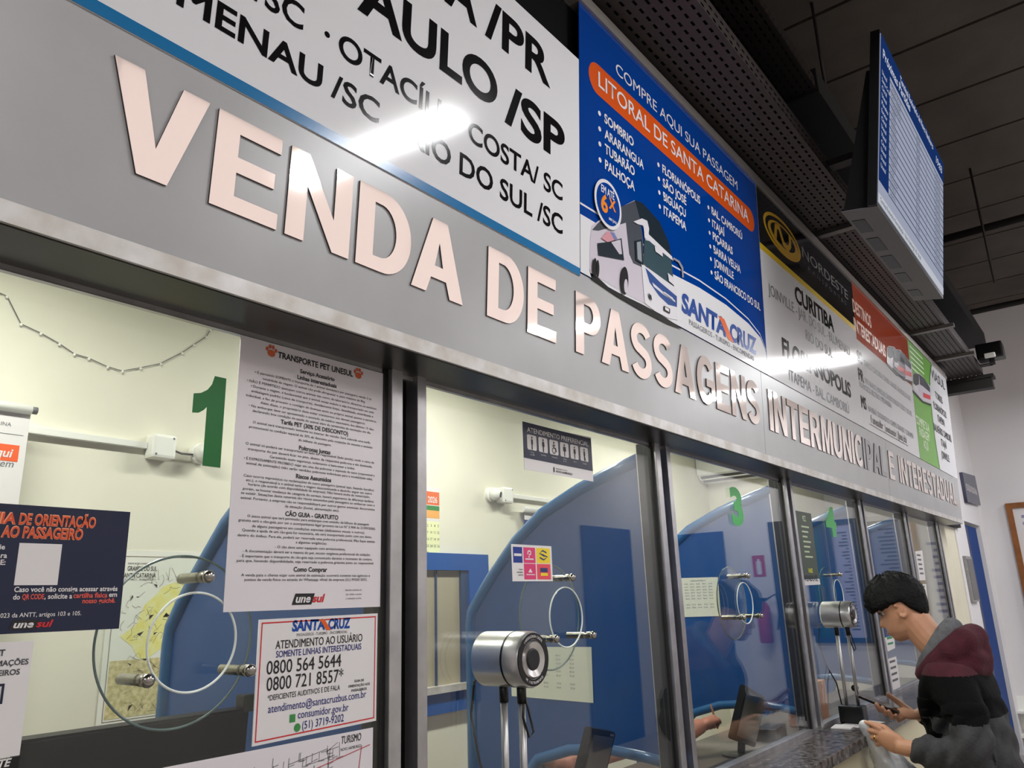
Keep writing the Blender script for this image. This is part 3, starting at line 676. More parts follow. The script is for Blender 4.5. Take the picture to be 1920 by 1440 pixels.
# floodlight at the tray end
fl = thing('floodlight', 'small black floodlight with white lens at the end of the tray', 'lamp', (6.845, -.6, 3.2))
bm = bmesh.new(); box(bm, (7.50, -.66, 3.44), (7.66, -.46, 3.58), 0, .015); bm_put('lamp_body', bm, M_blackp, fl)
bm = bmesh.new(); box(bm, (7.47, -.60, 3.44), (7.50, -.52, 3.48), 0, .006); bm_put('lens', bm, M_whitep, fl)
bm = bmesh.new(); box(bm, (7.56, -.58, 3.40), (7.60, -.54, 3.44)); box(bm, (7.54, -.56, 3.40), (7.62, -.46, 3.41)); bm_put('bracket', bm, M_darkmetal, fl)

# fluorescent fixtures of the hall
def fixture(x, y, z, along_y, label, group, L=1.25, strength=9, col=(255, 250, 246)):
    f = thing('tube_fixture', label, 'ceiling light', (x, y, z + .06), group)
    def P(a, b, c): return (x + b, y + a, z + c) if along_y else (x + a, y + b, z + c)
    h = L / 2
    b = bmesh.new(); hexa(b, [P(-h, -.05, .03), P(h, -.05, .03), P(h, .05, .03), P(-h, .05, .03), P(-h, -.03, .08), P(h, -.03, .08), P(h, .03, .08), P(-h, .03, .08)]); bm_put('housing', b, M_whitep, f)
    b = bmesh.new(); hexa(b, [P(-h, -.17, -.01), P(h, -.17, -.01), P(h, -.168, -.01), P(-h, -.168, -.01), P(-h, -.05, .04), P(h, -.05, .04), P(h, -.048, .04), P(-h, -.048, .04)])
    hexa(b, [P(-h, .168, -.01), P(h, .168, -.01), P(h, .17, -.01), P(-h, .17, -.01), P(-h, .048, .04), P(h, .048, .04), P(h, .05, .04), P(-h, .05, .04)]); bm_put('reflector', b, M_whitep, f)
    for s in (-.055, .055):
        b = bmesh.new(); tube(b, [P(-h + .02, s, 0), P(h - .02, s, 0)], .014, 10); bm_put('tube', b, emit('tube_glow_%d' % strength, col, strength), f)
    b = bmesh.new(); tube(b, [P(0, 0, .08), P(0, 0, 4.5 - z if along_y else 2.92 - z)], .006, 6); bm_put('hanger', b, M_darkmetal, f)
for i, (x, y) in enumerate(HALL_LAMPS): fixture(x, y, 3.6, True, ('fluorescent fixture hanging in the hall behind the camera', 'fluorescent fixture hanging opposite the white banner', 'fluorescent fixture hanging nearest the blue corner door', 'added fluorescent fixture close to the end wall, brightening what the right letters mirror')[i], 'hall fluorescent fixtures')
for i, x in enumerate(BOOTH_LAMPS): fixture(x, .85, 2.84, False, ('booth tube light over the first window', 'booth tube light over the third window', 'booth tube light over the fifth window', 'booth tube light over the last window')[i], 'booth tube lights', strength=8, col=(246, 255, 226))

# ================================================================== DEPARTURES SCREEN
TU = Vector((1.0, .019, -.005)); TV_ = Vector((-.02, .987, -.162)); TN = -TV_; TW = Vector((.001, .162, .987))
TC = Vector((3.407, -.774, 3.250))
TV = Frame(TC, TU, Vector((.005, -.162, .987)), Vector((.02, -.987, -.162)))
TV.V = Vector((0.0, -.1625, .9867)); TV.N = Vector((.0, -.9867, -.1625)); TV.U = Vector((1, 0, 0))
tv = thing('departures_screen', 'flat departures screen hanging from the ceiling above the ticket windows', 'screen', TC)
bm = bmesh.new(); fbox(bm, TV, -.612, .612, -.35, .345, -.032, 0.0); bm_put('housing', bm, M_blackp, tv)
bm = bmesh.new(); fbox(bm, TV, -.6, .6, -.335, .335, 0, .002); bm_put('display', bm, emit('display_glow', (206, 214, 238), .74), tv)
bm = bmesh.new(); fbox(bm, TV, -.6, .6, .235, .335, .002, .003); fbox(bm, TV, -.6, -.46, -.25, .235, .002, .003); bm_put('blue_header', bm, emit('display_blue', (44, 84, 168), .45), tv)
bm = bmesh.new(); fbox(bm, TV, -.6, .6, -.335, -.30, .002, .003); bm_put('ticker_band', bm, emit('display_white', (236, 240, 250), .85), tv)
bm = bmesh.new()
for i in range(16):
    v = .215 - i * .031; fbox(bm, TV, -.455, .6, v - .002, v + .002, .002, .0026)
bm_put('row_lines', bm, emit('display_line', (96, 112, 170), .35), tv)
bm = bmesh.new()
text(bm, TV, 'Próximas Partidas', -.57, .252, .036, -.12, bold=.02, h=.0036); text(bm, TV, 'Terminal Rodoviário de Novo Hamburgo', -.3, .296, .028, .35, bold=.02, h=.0036); text(bm, TV, '19:03', .42, .265, .034, .56, bold=.02, h=.0036)
for i in range(13):
    v = .18 - i * .031; nm = ('Unesul', 'Santa Cruz', 'Citral', 'Unesul', 'Planalto', 'Eucatur', 'Citral', 'Unesul', 'Viasul', 'Citral', 'Unesul', 'Unesul', 'Unesul')[i]
    text(bm, TV, nm, -.58, v, .017, -.58 + .012 * len(nm), bold=.01, h=.0036, res=2)
bm_put('white_lettering', bm, emit('display_text', (236, 240, 255), .9), tv)
bm = bmesh.new()
towns = ['CAXIAS DO SUL', 'PORTO ALEGRE', 'FLORIANÓPOLIS', 'TORRES', 'CANELA', 'GRAMADO', 'CURITIBA', 'TAQUARA', 'JOINVILLE', 'BLUMENAU', 'CHAPECÓ', 'LAGES', 'MONTENEGRO', 'ESTRELA', 'LAJEADO']
for i in range(15):
    v = .19 - i * .031
    text(bm, TV, towns[i], -.44, v, .016, -.44 + .0125 * len(towns[i]), h=.0036, res=2); text(bm, TV, '%02d:%02d' % (18 + i // 4, (i * 13) % 60), .0, v, .016, .07, h=.0036, res=2); text(bm, TV, '%d' % (i % 7 + 1), .2, v, .016, h=.0036, res=2); text(bm, TV, 'Confirmado', .38, v, .016, .52, h=.0036, res=2)
text(bm, TV, 'Terminal Rodoviário Normatização - Novo Hamburgo | RS - Brasil', -.58, -.327, .018, .1, bold=.01, h=.0036, res=2)
bm_put('dark_lettering', bm, mat('display_ink', (24, 28, 60), .4), tv)
bm = bmesh.new(); hexa(bm, [TV.w(-.59, -.349, -.12), TV.w(.59, -.349, -.12), TV.w(.59, .2, -.05), TV.w(-.59, .2, -.05), TV.w(-.59, -.349, -.032), TV.w(.59, -.349, -.032), TV.w(.59, .2, -.032), TV.w(-.59, .2, -.032)])
bm_put('rear_cover', bm, M_blackp, tv)
bm = bmesh.new(); fbox(bm, TV, -.6, .6, -.352, -.35, -.125, .0); bm_put('underside', bm, mat('housing_grey', (96, 92, 92), .5), tv)
bm = bmesh.new()
bm.free()
for u, w_ in ((-.5, .13), (-.3, .15), (-.08, .17), (.16, .13), (.42, .1)): bm = bmesh.new(); fbox(bm, TV, u, u + w_, -.354, -.352, -.115, -.07); bm_put('vent_grille', bm, M_blackp, tv)
bm = bmesh.new(); box(bm, (3.37, -.80, 3.43), (3.43, -.45, 3.46)); bm_put('mount_arm', bm, M_darkmetal, tv)

# ================================================================== GLASS DISCS + STANDOFFS
def disc(i, lab):
    cx, cz = HOLES[i]; cx += .006
    d = thing('speaking_disc', lab, 'glass disc', (cx, .058, cz), 'speaking discs behind the panes')
    bm = bmesh.new(); shape(bm, GL, [circ(cx, cz + .002, .135, n=80)], -.063, -.055); bm_put('plate', bm, M_disc, d)
    bm = bmesh.new(); tube(bm, [(cx + .135 * math.cos(t * math.pi / 40), .059, cz + .002 + .135 * math.sin(t * math.pi / 40)) for t in range(80)], .0021, 8, closed=True); bm_put('plate_rim', bm, M_glassedge, d, True)
    for a in (90, 210, 330):
        x, z = cx + .1 * math.cos(math.radians(a)), cz + .1 * math.sin(math.radians(a))
        bm = bmesh.new(); lathe(bm, (x, .068, z), (0, -1, 0), [(0, .006), (.002, .0085), (.058, .0085), (.060, .006), (.0665, .006), (.0675, .0095), (.075, .0095), (.076, .007), (.080, .007), (.081, .009)], 20)
        s = bm_put('standoff', bm, mat('standoff_metal', (150, 146, 136), .25, 1.0), d, True)
        bm = bmesh.new(); ell(bm, (x, -.017, z), (.0105, .009, .0105)); bm_put('dome_cap', bm, mat('cap_metal', (176, 172, 166), .18, 1.0), s, True)
for i, lab in ((1, 'clear glass speaking disc on three standoffs in front of the wall map'), (2, 'clear glass speaking disc beside the steel intercom on the wide blue partition'), (3, 'clear glass speaking disc below the green numeral three'), (4, 'clear glass speaking disc behind the farther steel intercom')): disc(i, lab)

# ================================================================== INTERCOMS
def intercom(cx, cz, y0, base, lab):
    t = thing('intercom', lab, 'intercom', (cx, y0 + .07, GRAN), 'steel intercoms on the counter')
    r = .059
    bm = bmesh.new(); lathe(bm, (cx, y0 + .135, cz), (0, -1, 0), [(0, r * .88), (.006, r), (.088, r), (.089, r * .97), (.093, r * .97), (.094, r), (.130, r), (.135, r * .96)], 48, caps=True); bm_put('drum', bm, M_steel, t, True)
    bm = bmesh.new(); lathe(bm, (cx, y0 + .0465, cz), (0, -1, 0), [(0, r * 1.004), (.005, r * 1.004)], 48, caps=False); bm_put('seam_ring', bm, M_blackp, t)
    bm = bmesh.new(); shape(bm, YP(y0), [circ(cx, cz, r * .94, n=48), circ(cx, cz, r * .70, n=40)], 0, .002); bm_put('face_ring', bm, M_blackp, t)
    bm = bmesh.new(); lathe(bm, (cx, y0 + .001, cz), (0, -1, 0), [(0, r * .70), (.006, r * .62), (.001, r * .36)], 40, caps=False); bm_put('cone', bm, mat('cone_steel', (224, 222, 222), .2, .95), t, True)
    bm = bmesh.new(); lathe(bm, (cx, y0, cz), (0, -1, 0), [(0, r * .38), (.002, r * .38), (.003, r * .34)], 32); bm_put('speaker_grille', bm, mat('grille_black', (18, 18, 20), .5), t)
    bm = bmesh.new()
    f = YP(y0)
    for s_, rr, a0, a1, k in (('INTERCOMUNICADOR', .81, 130, 50, 1), ('WR INSTRUMENTOS', .81, -128, -52, -1)):
        n = len(s_)
        for j, ch in enumerate(s_):
            if ch == ' ': continue
            a = math.radians(a0 + (a1 - a0) * j / (n - 1)); me = glyph_mesh(ch, .01, 2); kk = .0052 / cap_h(); th = a - math.pi / 2 * k
            for v in me.vertices:
                px, py = (v.co.x - .3) * kk, (v.co.y - .35) * kk
                v.co = (cx + r * rr * math.cos(a) + px * math.cos(th) - py * math.sin(th), cz + r * rr * math.sin(a) + px * math.sin(th) + py * math.cos(th), v.co.z)
            append_mesh(bm, me, fmat(f, 0, 0, .0026))
    bm_put('face_lettering', bm, M_paper, t)
    for yy in (y0 + .085, y0 + .035):
        bm = bmesh.new(); tube(bm, [(cx, yy, GRAN + .05), (cx, yy, cz - r - .03)], .008, 14); bm_put('pole', bm, mat('pole_metal', (200, 198, 196), .38, .85), t)
        bm = bmesh.new(); tube(bm, [(cx, yy, cz - r - .032), (cx, yy, cz - r + .01)], .0105, 12); bm_put('pole_sleeve', bm, M_blackp, t)
    bm = bmesh.new(); box(bm, (cx - .04, y0 + .01, GRAN), (cx + .04, y0 + .115, GRAN + .075), 0, .008); bm_put('base', bm, M_blackp, t)
    bm = bmesh.new(); lathe(bm, (cx + .04, y0 + .06, GRAN + .14), (1, 0, 0), [(0, .006), (.02, .006), (.021, .014), (.04, .014)], 16); bm_put('knob', bm, M_blackp, t)
    bm = bmesh.new(); pts = [(cx, y0 + .03, cz - r), (cx + .004, y0 + .02, cz - r - .05), (cx + .012, y0 + .015, cz - r - .09), (cx + .002, y0 + .02, cz - r - .10), (cx - .006, y0 + .028, cz - r - .06), (cx, y0 + .03, cz - r - .01)]; tube(bm, pts, .0026, 8); bm_put('cable_loop', bm, M_blackp, t)
    bm = bmesh.new(); tube(bm, [(cx, y0 + .136, cz - .03), (cx - .012, y0 + .16, cz - .05), (cx - .02, y0 + .165, cz - .12), (cx - .01, y0 + .15, cz - .22), (cx + .01, y0 + .12, cz - .30), (cx + .01, y0 + .11, GRAN + .07)], .003, 8); bm_put('cord', bm, M_blackp, t)
intercom(1.432, 1.457, -.125, 0, 'round steel intercom on twin poles nearest the camera, in front of the second window')
intercom(3.86, 1.472, -.14, 0, 'round steel intercom on twin poles left of the man, at the fourth window')

# ================================================================== NOTICES ON THE GLASS
def notice(name, label, cat, fr, loop, m, group=None, h0=.0, h1=.0012):
    us = [p[0] for p in loop]; vs = [p[1] for p in loop]
    t = thing(name, label, cat, fr.w(sum(us) / len(us), min(vs), h0), group)
    sheet('sheet', fr, loop, m, t, h0, h1); return t
# pet transport poster
P = pxloop(GL, [(418, 1148), (710, 1137), (719, 690), (450, 628)]); u0, u1 = .751, 1.098; v0, v1 = P[0][1], P[3][1]
pp = notice('pet_poster', 'tall white poster of small black print about travelling with pets', 'poster', GL, quad(u0, v0, u1, v1), M_paperg)
L = [('h', 'TRANSPORTE PET UNESUL', 683), ('h', 'Serviço Acessório', 701), ('h', 'Linhas interestaduais', 713), ('b', '• É permitido SOMENTE o transporte de 1 animal doméstico por passageiro, sendo 2 na', 722.6), ('b', 'totalidade da viagem. O animal não pode ultrapassar o peso máximo de 8kg.', 731), ('b', '• NÃO É PERMITIDO quaisquer outros animais tais como: de laboratório, silvestres ou exóticos.', 740), ('b', '• Durante a viagem, é fundamental que o animal esteja sedado e seja transportado em uma', 748.5), ('b', 'embalagem padrão (caixa de transporte), devidamente limpa, desinfetada, esterilizada e', 757), ('b', 'individual, a fim de prevenir o contágio de doenças tanto ao próprio animal quanto a terceiros.', 766), ('b', 'Além disso, o proprietário deve evitar transtornos aos demais passageiros.', 774.5), ('b', '• No embarque deve ser apresentado o atestado de médico veterinário dos últimos 15 dias,', 783), ('b', 'declarando boa condição de saúde do animal além da carteirinha de vacinação em dia.', 791), ('h', 'Tarifa PET (30% DE DESCONTO)', 801), ('b', 'O animal será transportado somente no interior do veículo. Será cobrada uma tarifa', 811), ('b', 'promocional na condição especial de 30% de desconto pela ocupação do assento e emissão', 820), ('b', 'do bilhete de passagem.', 829), ('h', 'Poltronas Juntas', 843), ('b', 'O animal só poderá ser transportado ao lado do responsável (lado janela), onde o caixa de', 850), ('b', 'transporte do pet deverá ficar no piso, abaixo da respectiva poltrona a ele destinada.', 859), ('b', 'Garantindo assim segurança, isolamento e bem-estar a todos.', 867.5), ('b', '• É EXPRESSAMENTE PROIBIDO viajar em cima das poltronas e separado do tutor (responsável e', 876), ('b', 'animal de estimação) (não serão vendidas poltronas individuais para a modalidade tele).', 884), ('h', 'Riscos Assumidos', 896), ('b', 'Caso ocorra imprevistos ou reclamações de outro passageiro (animal sujo, fazendo barulho)', 906), ('b', 'etc.), o responsável e o animal terão a viagem descontinuada e deverão seguir em outro', 913.5), ('b', 'horário (de acordo com disponibilidade da empresa). Não haverá multa de remarcação,', 920.5), ('b', 'porém, se houver mudança de categoria do serviço, haverá pagamento da diferença tarifária', 929), ('b', 'se existir. Situações desta natureza são riscos assumidos pelo passageiro ao embarcar com o', 936.5), ('b', 'animal. Portanto, a empresa não se responsabilizará por outros gastos eventuais decorrentes', 945), ('b', 'da situação (hotel, alimentação etc).', 953.5), ('h', 'CÃO GUIA - GRATUITO', 966.7), ('b', 'O único animal que terá permissão para embarque com emissão de bilhete de passagem', 976), ('b', 'gratuita será o cão-guia, por ser o acompanhante legal (previsto na Lei Nº 5.904 de 21/09/2006)', 984), ('b', 'de alguns passageiros em condições especiais (deficientes visuais e outros).', 993), ('b', 'Quando a ajuda de um cão-guia for necessária, ele será transportado junto com seu dono,', 1001), ('b', 'dentro do ônibus. Para ele, poderá ser reservada uma poltrona preferencial. Mas fique atento', 1010), ('b', 'a algumas exigências:', 1018), ('b', '- O cão deve estar equipado com arreio/coleira;', 1028), ('b', '- A documentação deverá ser a mesma do pet, exceto exigência preferencial de sedação;', 1037), ('b', '- É importante que o transporte do cão-guia seja comunicado durante o momento da compra,', 1046), ('b', 'para que, havendo disponibilidade, seja reservado a poltrona gratuita junto ao responsável.', 1054), ('h', 'Como Comprar', 1067.7), ('b', 'A venda para o cliente viajar com animal de estimação ocorrerá somente nas agências e', 1079), ('b', 'pontos de venda físico ou através do Whatsapp oficial da empresa (51) 99350 5032.', 1087)]
bm = bmesh.new(); uc = (u0 + u1) / 2
for k, s_, y_ in L:
    v_ = GL.px(583, y_)[1]
    if y_ < 690: text(bm, GL, s_, GL.px(520, 668)[0], v_ - .004, .0115, GL.px(661, 693)[0], bold=.03, h=.0018)
    elif k == 'h': text(bm, GL, s_, uc, v_ - .004, .0078, align='C', bold=.028, h=.0018)
    else:
        w_ = .312 * min(1.0, len(s_) / 92.0) / 2; text(bm, GL, s_, uc - w_, v_ - .002, .0046, uc + w_, bold=.003, h=.0018, res=2)
for i, s_ in enumerate(('Aponte a câmera do', 'seu celular e acesse', 'o conteúdo on-line.')): text(bm, GL, s_, u1 - .05, GL.px(640, 1108 + i * 8)[1], .0034, align='R', h=.0018, res=2)
o_ = bm_put('small_print', bm, M_ink, pp)
# squeeze any line wider than the sheet
bm = bmesh.new()
for cxp, cyp in ((GL.px(508, 660)), (GL.px(671, 702))):
    ell_pts = circ(cxp, cyp - .003, .0085, .0068, 20); shape(bm, GL, [ell_pts], .0018)
    for dx, dy in ((-.0095, .004), (-.0035, .0095), (.0035, .0095), (.0095, .004)): shape(bm, GL, [circ(cxp + dx, cyp + dy, .0032, .0042, 14)], .0018)
bm_put('paw_print', bm, mat('paw_orange', (206, 96, 54), .5), pp)
def unesul_logo(fr, u0, v0, u1, cap, parent, h, dark=M_ink, inv=False):
    w = u1 - u0; b = bmesh.new(); text(b, fr, 'une', u0 + w * .1, v0, cap, u0 + w * .52, bold=.03, h=h + .0004, shear=.25); bm_put('logo_lettering', b, M_paper, parent)
    b = bmesh.new(); shape(b, fr, [[(u0, v0 - cap * .3), (u0 + w * .55, v0 - cap * .3), (u0 + w * .64, v0 + cap * 1.15), (u0 + w * .09, v0 + cap * 1.15)]], h); bm_put('logo_patch', b, dark, parent)
    b = bmesh.new(); text(b, fr, 'sul', u0 + w * .57, v0, cap, u0 + w * .94, bold=.03, h=h + .0002, shear=.25); bm_put('logo_ending', b, M_red, parent)
A = GL.px(546, 1130); B = GL.px(612, 1122); unesul_logo(GL, A[0], A[1], B[0], .0135, pp, .0018)

# guide poster (navy)
P = pxloop(GL, [(0, 1190), (224, 1178), (242, 960), (0, 952)])
gu1 = GL.px(233, 1070)[0]; gv0 = (P[0][1] + P[1][1]) / 2; gv1 = GL.px(242, 960)[1]
gp = notice('guide_poster', 'navy poster with orange heading on the first window', 'poster', GL, quad(.02, gv0, gu1, gv1), M_navy)
bm = bmesh.new(); text(bm, GL, 'DE ORIENTAÇÃO', GL.px(33, 986)[0], GL.px(100, 986)[1], .0145, GL.px(178, 988)[0], bold=.045, h=.0018, shear=.08); text(bm, GL, 'GUIA', GL.px(28, 986)[0], GL.px(100, 986)[1], .0145, align='R', bold=.045, h=.0018, shear=.08); text(bm, GL, 'AO PASSAGEIRO', GL.px(0, 1008)[0], GL.px(80, 1008)[1] - .001, .0145, GL.px(154, 1008)[0], bold=.045, h=.0018, shear=.08); bm_put('heading_outline', bm, mat('peach_print', (250, 170, 130), .4), gp)
bm = bmesh.new(); text(bm, GL, 'DE ORIENTAÇÃO', GL.px(33.5, 986)[0], GL.px(100, 986)[1], .0138, GL.px(177, 988)[0], bold=.018, h=.0022, shear=.08); text(bm, GL, 'GUIA', GL.px(27.5, 986)[0], GL.px(100, 986)[1], .0138, align='R', bold=.018, h=.0022, shear=.08); text(bm, GL, 'AO PASSAGEIRO', GL.px(0, 1008)[0] + .001, GL.px(80, 1008)[1] - .001, .0138, GL.px(153, 1008)[0], bold=.018, h=.0022, shear=.08); bm_put('heading', bm, mat('heading_orange', (222, 78, 36), .4), gp)
bm = bmesh.new()
A = GL.px(33, 1018); B = GL.px(111, 1097); shape(bm, GL, [quad(GL.px(30, 1060)[0], B[1], GL.px(111, 1060)[0], A[1])], .0018)
bm_put('blank_square', bm, M_paper, gp)
bm = bmesh.new()
def gline(s_, a, b, c_, bo=.02): ptext(bm, GL, s_, a, b, c_, bo, h=.0018)
gline('Caso você não consiga acessar através', (25, 1111), (219, 1107), .0066); gline('do', (23, 1124), (36, 1124), .0066); gline(', solicite a', (82, 1123), (134, 1122), .0066); gline('em', (203, 1119), (218, 1119), .0066)
gline('Resolução 6.033/2023 da ANTT, artigos 103 e 105.', (-95, 1161), (151, 1154), .0056, .005)
text(bm, GL, 'escaneie', GL.px(8, 1030)[0], GL.px(0, 1030)[1], .0066, align='R', bold=.02, h=.0018); text(bm, GL, 'o QR para', GL.px(12, 1045)[0], GL.px(0, 1046)[1], .0066, align='R', bold=.02, h=.0018); text(bm, GL, 'ACESSE:', GL.px(9, 1058)[0], GL.px(0, 1059)[1], .0066, align='R', bold=.02, h=.0018)
bm_put('white_lettering', bm, M_paper, gp)
bm = bmesh.new(); gline('QR CODE', (40, 1124), (81, 1123), .0066); gline('cartilha física', (136, 1122), (200, 1119), .0066); gline('nosso guichê.', (153, 1132), (215, 1129), .0066); bm_put('red_lettering', bm, mat('coral_print', (226, 92, 78), .4), gp)
A = GL.px(14, 1178); B = GL.px(104, 1168); unesul_logo(GL, A[0], A[1], B[0], .0088, gp, .0018)

# passenger information sheet, lower left
iu1 = GL.px(45, 1300)[0]
ip = notice('information_sheet', 'pale information sheet below the navy poster at the left edge', 'poster', GL, quad(.25, 1.4075, .468, 1.5504), M_paper)
bm = bmesh.new(); text(bm, GL, 'ANTT', .4343, 1.5335, .0075, align='R', bold=.03, h=.0018); text(bm, GL, 'INFORMAÇÕES', GL.px(52, 1245)[0], 1.5206, .0068, align='R', bold=.02, h=.0018); text(bm, GL, 'AOS PASSAGEIROS', GL.px(36, 1262)[0], 1.5085, .0068, align='R', bold=.02, h=.0018); bm_put('lettering', bm, mat('slate_ink', (66, 66, 76), .5), ip)
bm = bmesh.new(); A = GL.px(8, 1283); shape(bm, GL, [quad(.36, 1.4735, A[0], 1.4985), quad(.363, 1.4765, A[0] - .003, 1.4955)], .0018); bm_put('navy_box', bm, M_navy, ip)
ib = notice('black_sticker', 'black sticker with pale italic letters in the bottom left corner', 'sticker', GL, quad(.25, 1.36, .468, 1.4065), M_blackp)
bm = bmesh.new(); A = GL.px(20, 1432); text(bm, GL, 'FRETE', A[0], GL.px(10, 1437)[1], .009, align='R', bold=.03, h=.0018, shear=.25); bm_put('lettering', bm, M_paper, ib)

# Santa Cruz customer service card
P = pxloop(GL, [(470, 1400), (703, 1351), (706, 1150), (484, 1162)])
sc = notice('service_card', 'white red-bordered customer service card with phone numbers', 'card', GL, P, M_paper, h0=.0012, h1=.0032)
def inset(P, a):
    c = (sum(p[0] for p in P) / 4, sum(p[1] for p in P) / 4); return [(p[0] + (a if p[0] < c[0] else -a), p[1] + (a if p[1] < c[1] else -a)) for p in P]
bm = bmesh.new(); shape(bm, GL, [inset(P, .005), inset(P, .0072)], .0036); bm_put('red_border', bm, M_red, sc)
A = GL.px(545, 1184); B = GL.px(655, 1176); santa_logo(GL, A[0], (A[1] + B[1]) / 2, B[0], .017, sc, .0036, True, .28)
bm = bmesh.new()
for s_, a, b, c_, bo in (('ATENDIMENTO AO USUÁRIO', (514, 1217), (677, 1202), .0135, .006), ('0800 564 5644', (497, 1265), (637, 1249), .0215, .004), ('0800 721 8557*', (497, 1296), (641, 1277), .0215, .004), ('*DEFICIENTES AUDITIVOS E DE FALA', (499, 1314), (635, 1293), .0085, .004)): ptext(bm, GL, s_, a, b, c_, bo, h=.0038, tilt=True)
for i, s_ in enumerate(('GUIA DE', 'ORIENTAÇÃO AOS', 'PASSAGEIROS')): A = GL.px(671, 1278 + i * 8.5); text(bm, GL, s_, A[0], A[1], .0042, align='C', bold=.02, h=.0038, res=2)
bm_put('black_lettering', bm, M_ink, sc)
bm = bmesh.new()
for s_, a, b, c_, bo in (('SOMENTE LINHAS INTERESTADUAIS', (515, 1233), (675, 1217), .0105, .01), ('atendimento@santacruzbus.com.br', (500, 1337), (684, 1307), .0125, .004), ('consumidor.gov.br', (556, 1347), (651, 1332), .0125, .004), ('(51) 3719-9202', (564, 1367), (642, 1352), .0125, .004)): ptext(bm, GL, s_, a, b, c_, bo, h=.0038, tilt=True)
bm_put('blue_lettering', bm, mat('indigo_ink', (40, 40, 120), .5), sc)
bm = bmesh.new(); A = GL.px(546, 1346); shape(bm, GL, [quad(A[0] - .006, A[1] - .007, A[0] + .006, A[1] + .006)], .0036); A = GL.px(555, 1364); shape(bm, GL, [circ(A[0], A[1], .0068)], .0036); bm_put('green_icons', bm, mat('icon_green', (60, 140, 70), .5), sc)

# tourist street map at the bottom of the first window
P = pxloop(GL, [(330, 1440), (697, 1362), (690, 1440)]); 
tm = notice('street_map', 'white tourist street map taped below the service card', 'map', GL, quad(.56, 1.16, 1.083, 1.3585), M_paperg)
bm = bmesh.new(); A = GL.px(639, 1395); text(bm, GL, 'TURISMO', A[0], A[1], .0125, GL.px(676, 1388)[0], bold=.005, h=.0018, shear=.15); text(bm, GL, 'NOVO HAMBURGO', A[0] - .001, A[1] - .012, .005, GL.px(676, 1388)[0], h=.0018); bm_put('lettering', bm, M_ink, tm)
bm = bmesh.new(); rr = random.Random(3)
for k in range(46):
    a = (.62 + rr.random() * .40, 1.2 + rr.random() * .135); ang = rr.choice((.1, 1.67, .15, 1.6, .6)); l = .015 + rr.random() * .07
    b_ = (min(1.02, a[0] + l * math.cos(ang)), min(1.345, a[1] + l * math.sin(ang)))
    shape(bm, GL, [stroke([a, b_], .0012)], .0016)
for k in range(40):
    a = (.86 + rr.random() * .13, 1.27 + rr.random() * .06); shape(bm, GL, [stroke([a, (a[0] + .012, a[1] + .001 * k % .003)], .0011)], .0016); shape(bm, GL, [stroke([a, (a[0] + .001, a[1] + .014)], .0011)], .0016)
bm_put('street_lines', bm, mat('map_grey', (120, 118, 118), .5), tm)
bm = bmesh.new(); shape(bm, GL, [stroke([(.8, 1.28), (.93, 1.306), (1.075, 1.33)], .0016), stroke([(1.04, 1.2), (1.05, 1.30), (1.055, 1.332)], .0016)], .002); bm_put('route_line', bm, mat('route_red', (190, 90, 96), .5), tm)

# preferential service sign
P = pxloop(GL, [(983, 880), (1112, 903), (1107, 820), (978, 793)])
ps = notice('priority_sign', 'navy and white priority service sign with six pictograms', 'sign', GL, P, M_paper)
pu0, pu1 = (P[0][0] + P[3][0]) / 2, (P[1][0] + P[2][0]) / 2; pv0, pv1 = (P[0][1] + P[1][1]) / 2, (P[2][1] + P[3][1]) / 2; pw, ph = pu1 - pu0, pv1 - pv0
sheet('navy_field', GL, quad(pu0, pv0 + ph * .24, pu1, pv1), M_navy, ps, .0012, .0016)
bm = bmesh.new(); text(bm, GL, 'ATENDIMENTO PREFERENCIAL', pu0 + pw * .055, pv0 + ph * .80, ph * .10, pu1 - pw * .05, bold=.015, h=.002); bw = pw * .125
for k in range(6):
    a = pu0 + pw * .05 + k * pw * .152; shape(bm, GL, [rrect(a, pv0 + ph * .43, a + bw, pv0 + ph * .75, .005)], .002)
    text(bm, GL, ('Pessoas com TEA', 'Gestantes', 'Cadeirantes', 'Pessoas com criança de colo', 'Idosos', 'Lactantes')[k], a + bw / 2, pv0 + ph * .36, ph * .03, a + bw * .5 + .0001 if False else None, align='C', h=.002, res=1) if k in (1, 2, 4, 5) else [text(bm, GL, s_, a + bw / 2, pv0 + ph * (.37 - .05 * j), ph * .028, align='C', h=.002, res=1) for j, s_ in enumerate((('Pessoas', 'com TEA') if k == 0 else ('Crianças', 'de colo')))]
bm_put('white_print', bm, M_paper, ps)
bm = bmesh.new()
for k in range(6):
    a = pu0 + pw * .05 + k * pw * .152 + bw / 2; b_ = pv0 + ph * .44; H = ph * .29
    shape(bm, GL, [circ(a, b_ + H * .88, H * .085, n=14)], .0024)
    if k == 2:
        shape(bm, GL, [circ(a - .001, b_ + H * .28, H * .24, n=24), circ(a - .001, b_ + H * .28, H * .17, n=24)], .0024); shape(bm, GL, [stroke([(a - .002, b_ + H * .78), (a - .001, b_ + H * .5), (a + .007, b_ + H * .46), (a + .010, b_ + H * .2)], H * .1)], .0026); shape(bm, GL, [stroke([(a - .009, b_ + H * .6), (a + .006, b_ + H * .68)], H * .07)], .0028)
    else:
        wdt = (.2, .26, 0, .34, .26, .2)[k]; shape(bm, GL, [[(a - H * wdt / 2, b_ + H * .76), (a + H * wdt / 2, b_ + H * .76), (a + H * wdt * .62, b_ + H * .42), (a + H * .07, b_ + H * .38), (a + H * .06, b_), (a - H * .06, b_), (a - H * .07, b_ + H * .38), (a - H * wdt * .55, b_ + H * .42)]], .0024)
        if k == 5: shape(bm, GL, [stroke([(a, b_ + H * .4), (a + .006, b_)], H * .08)], .0026)
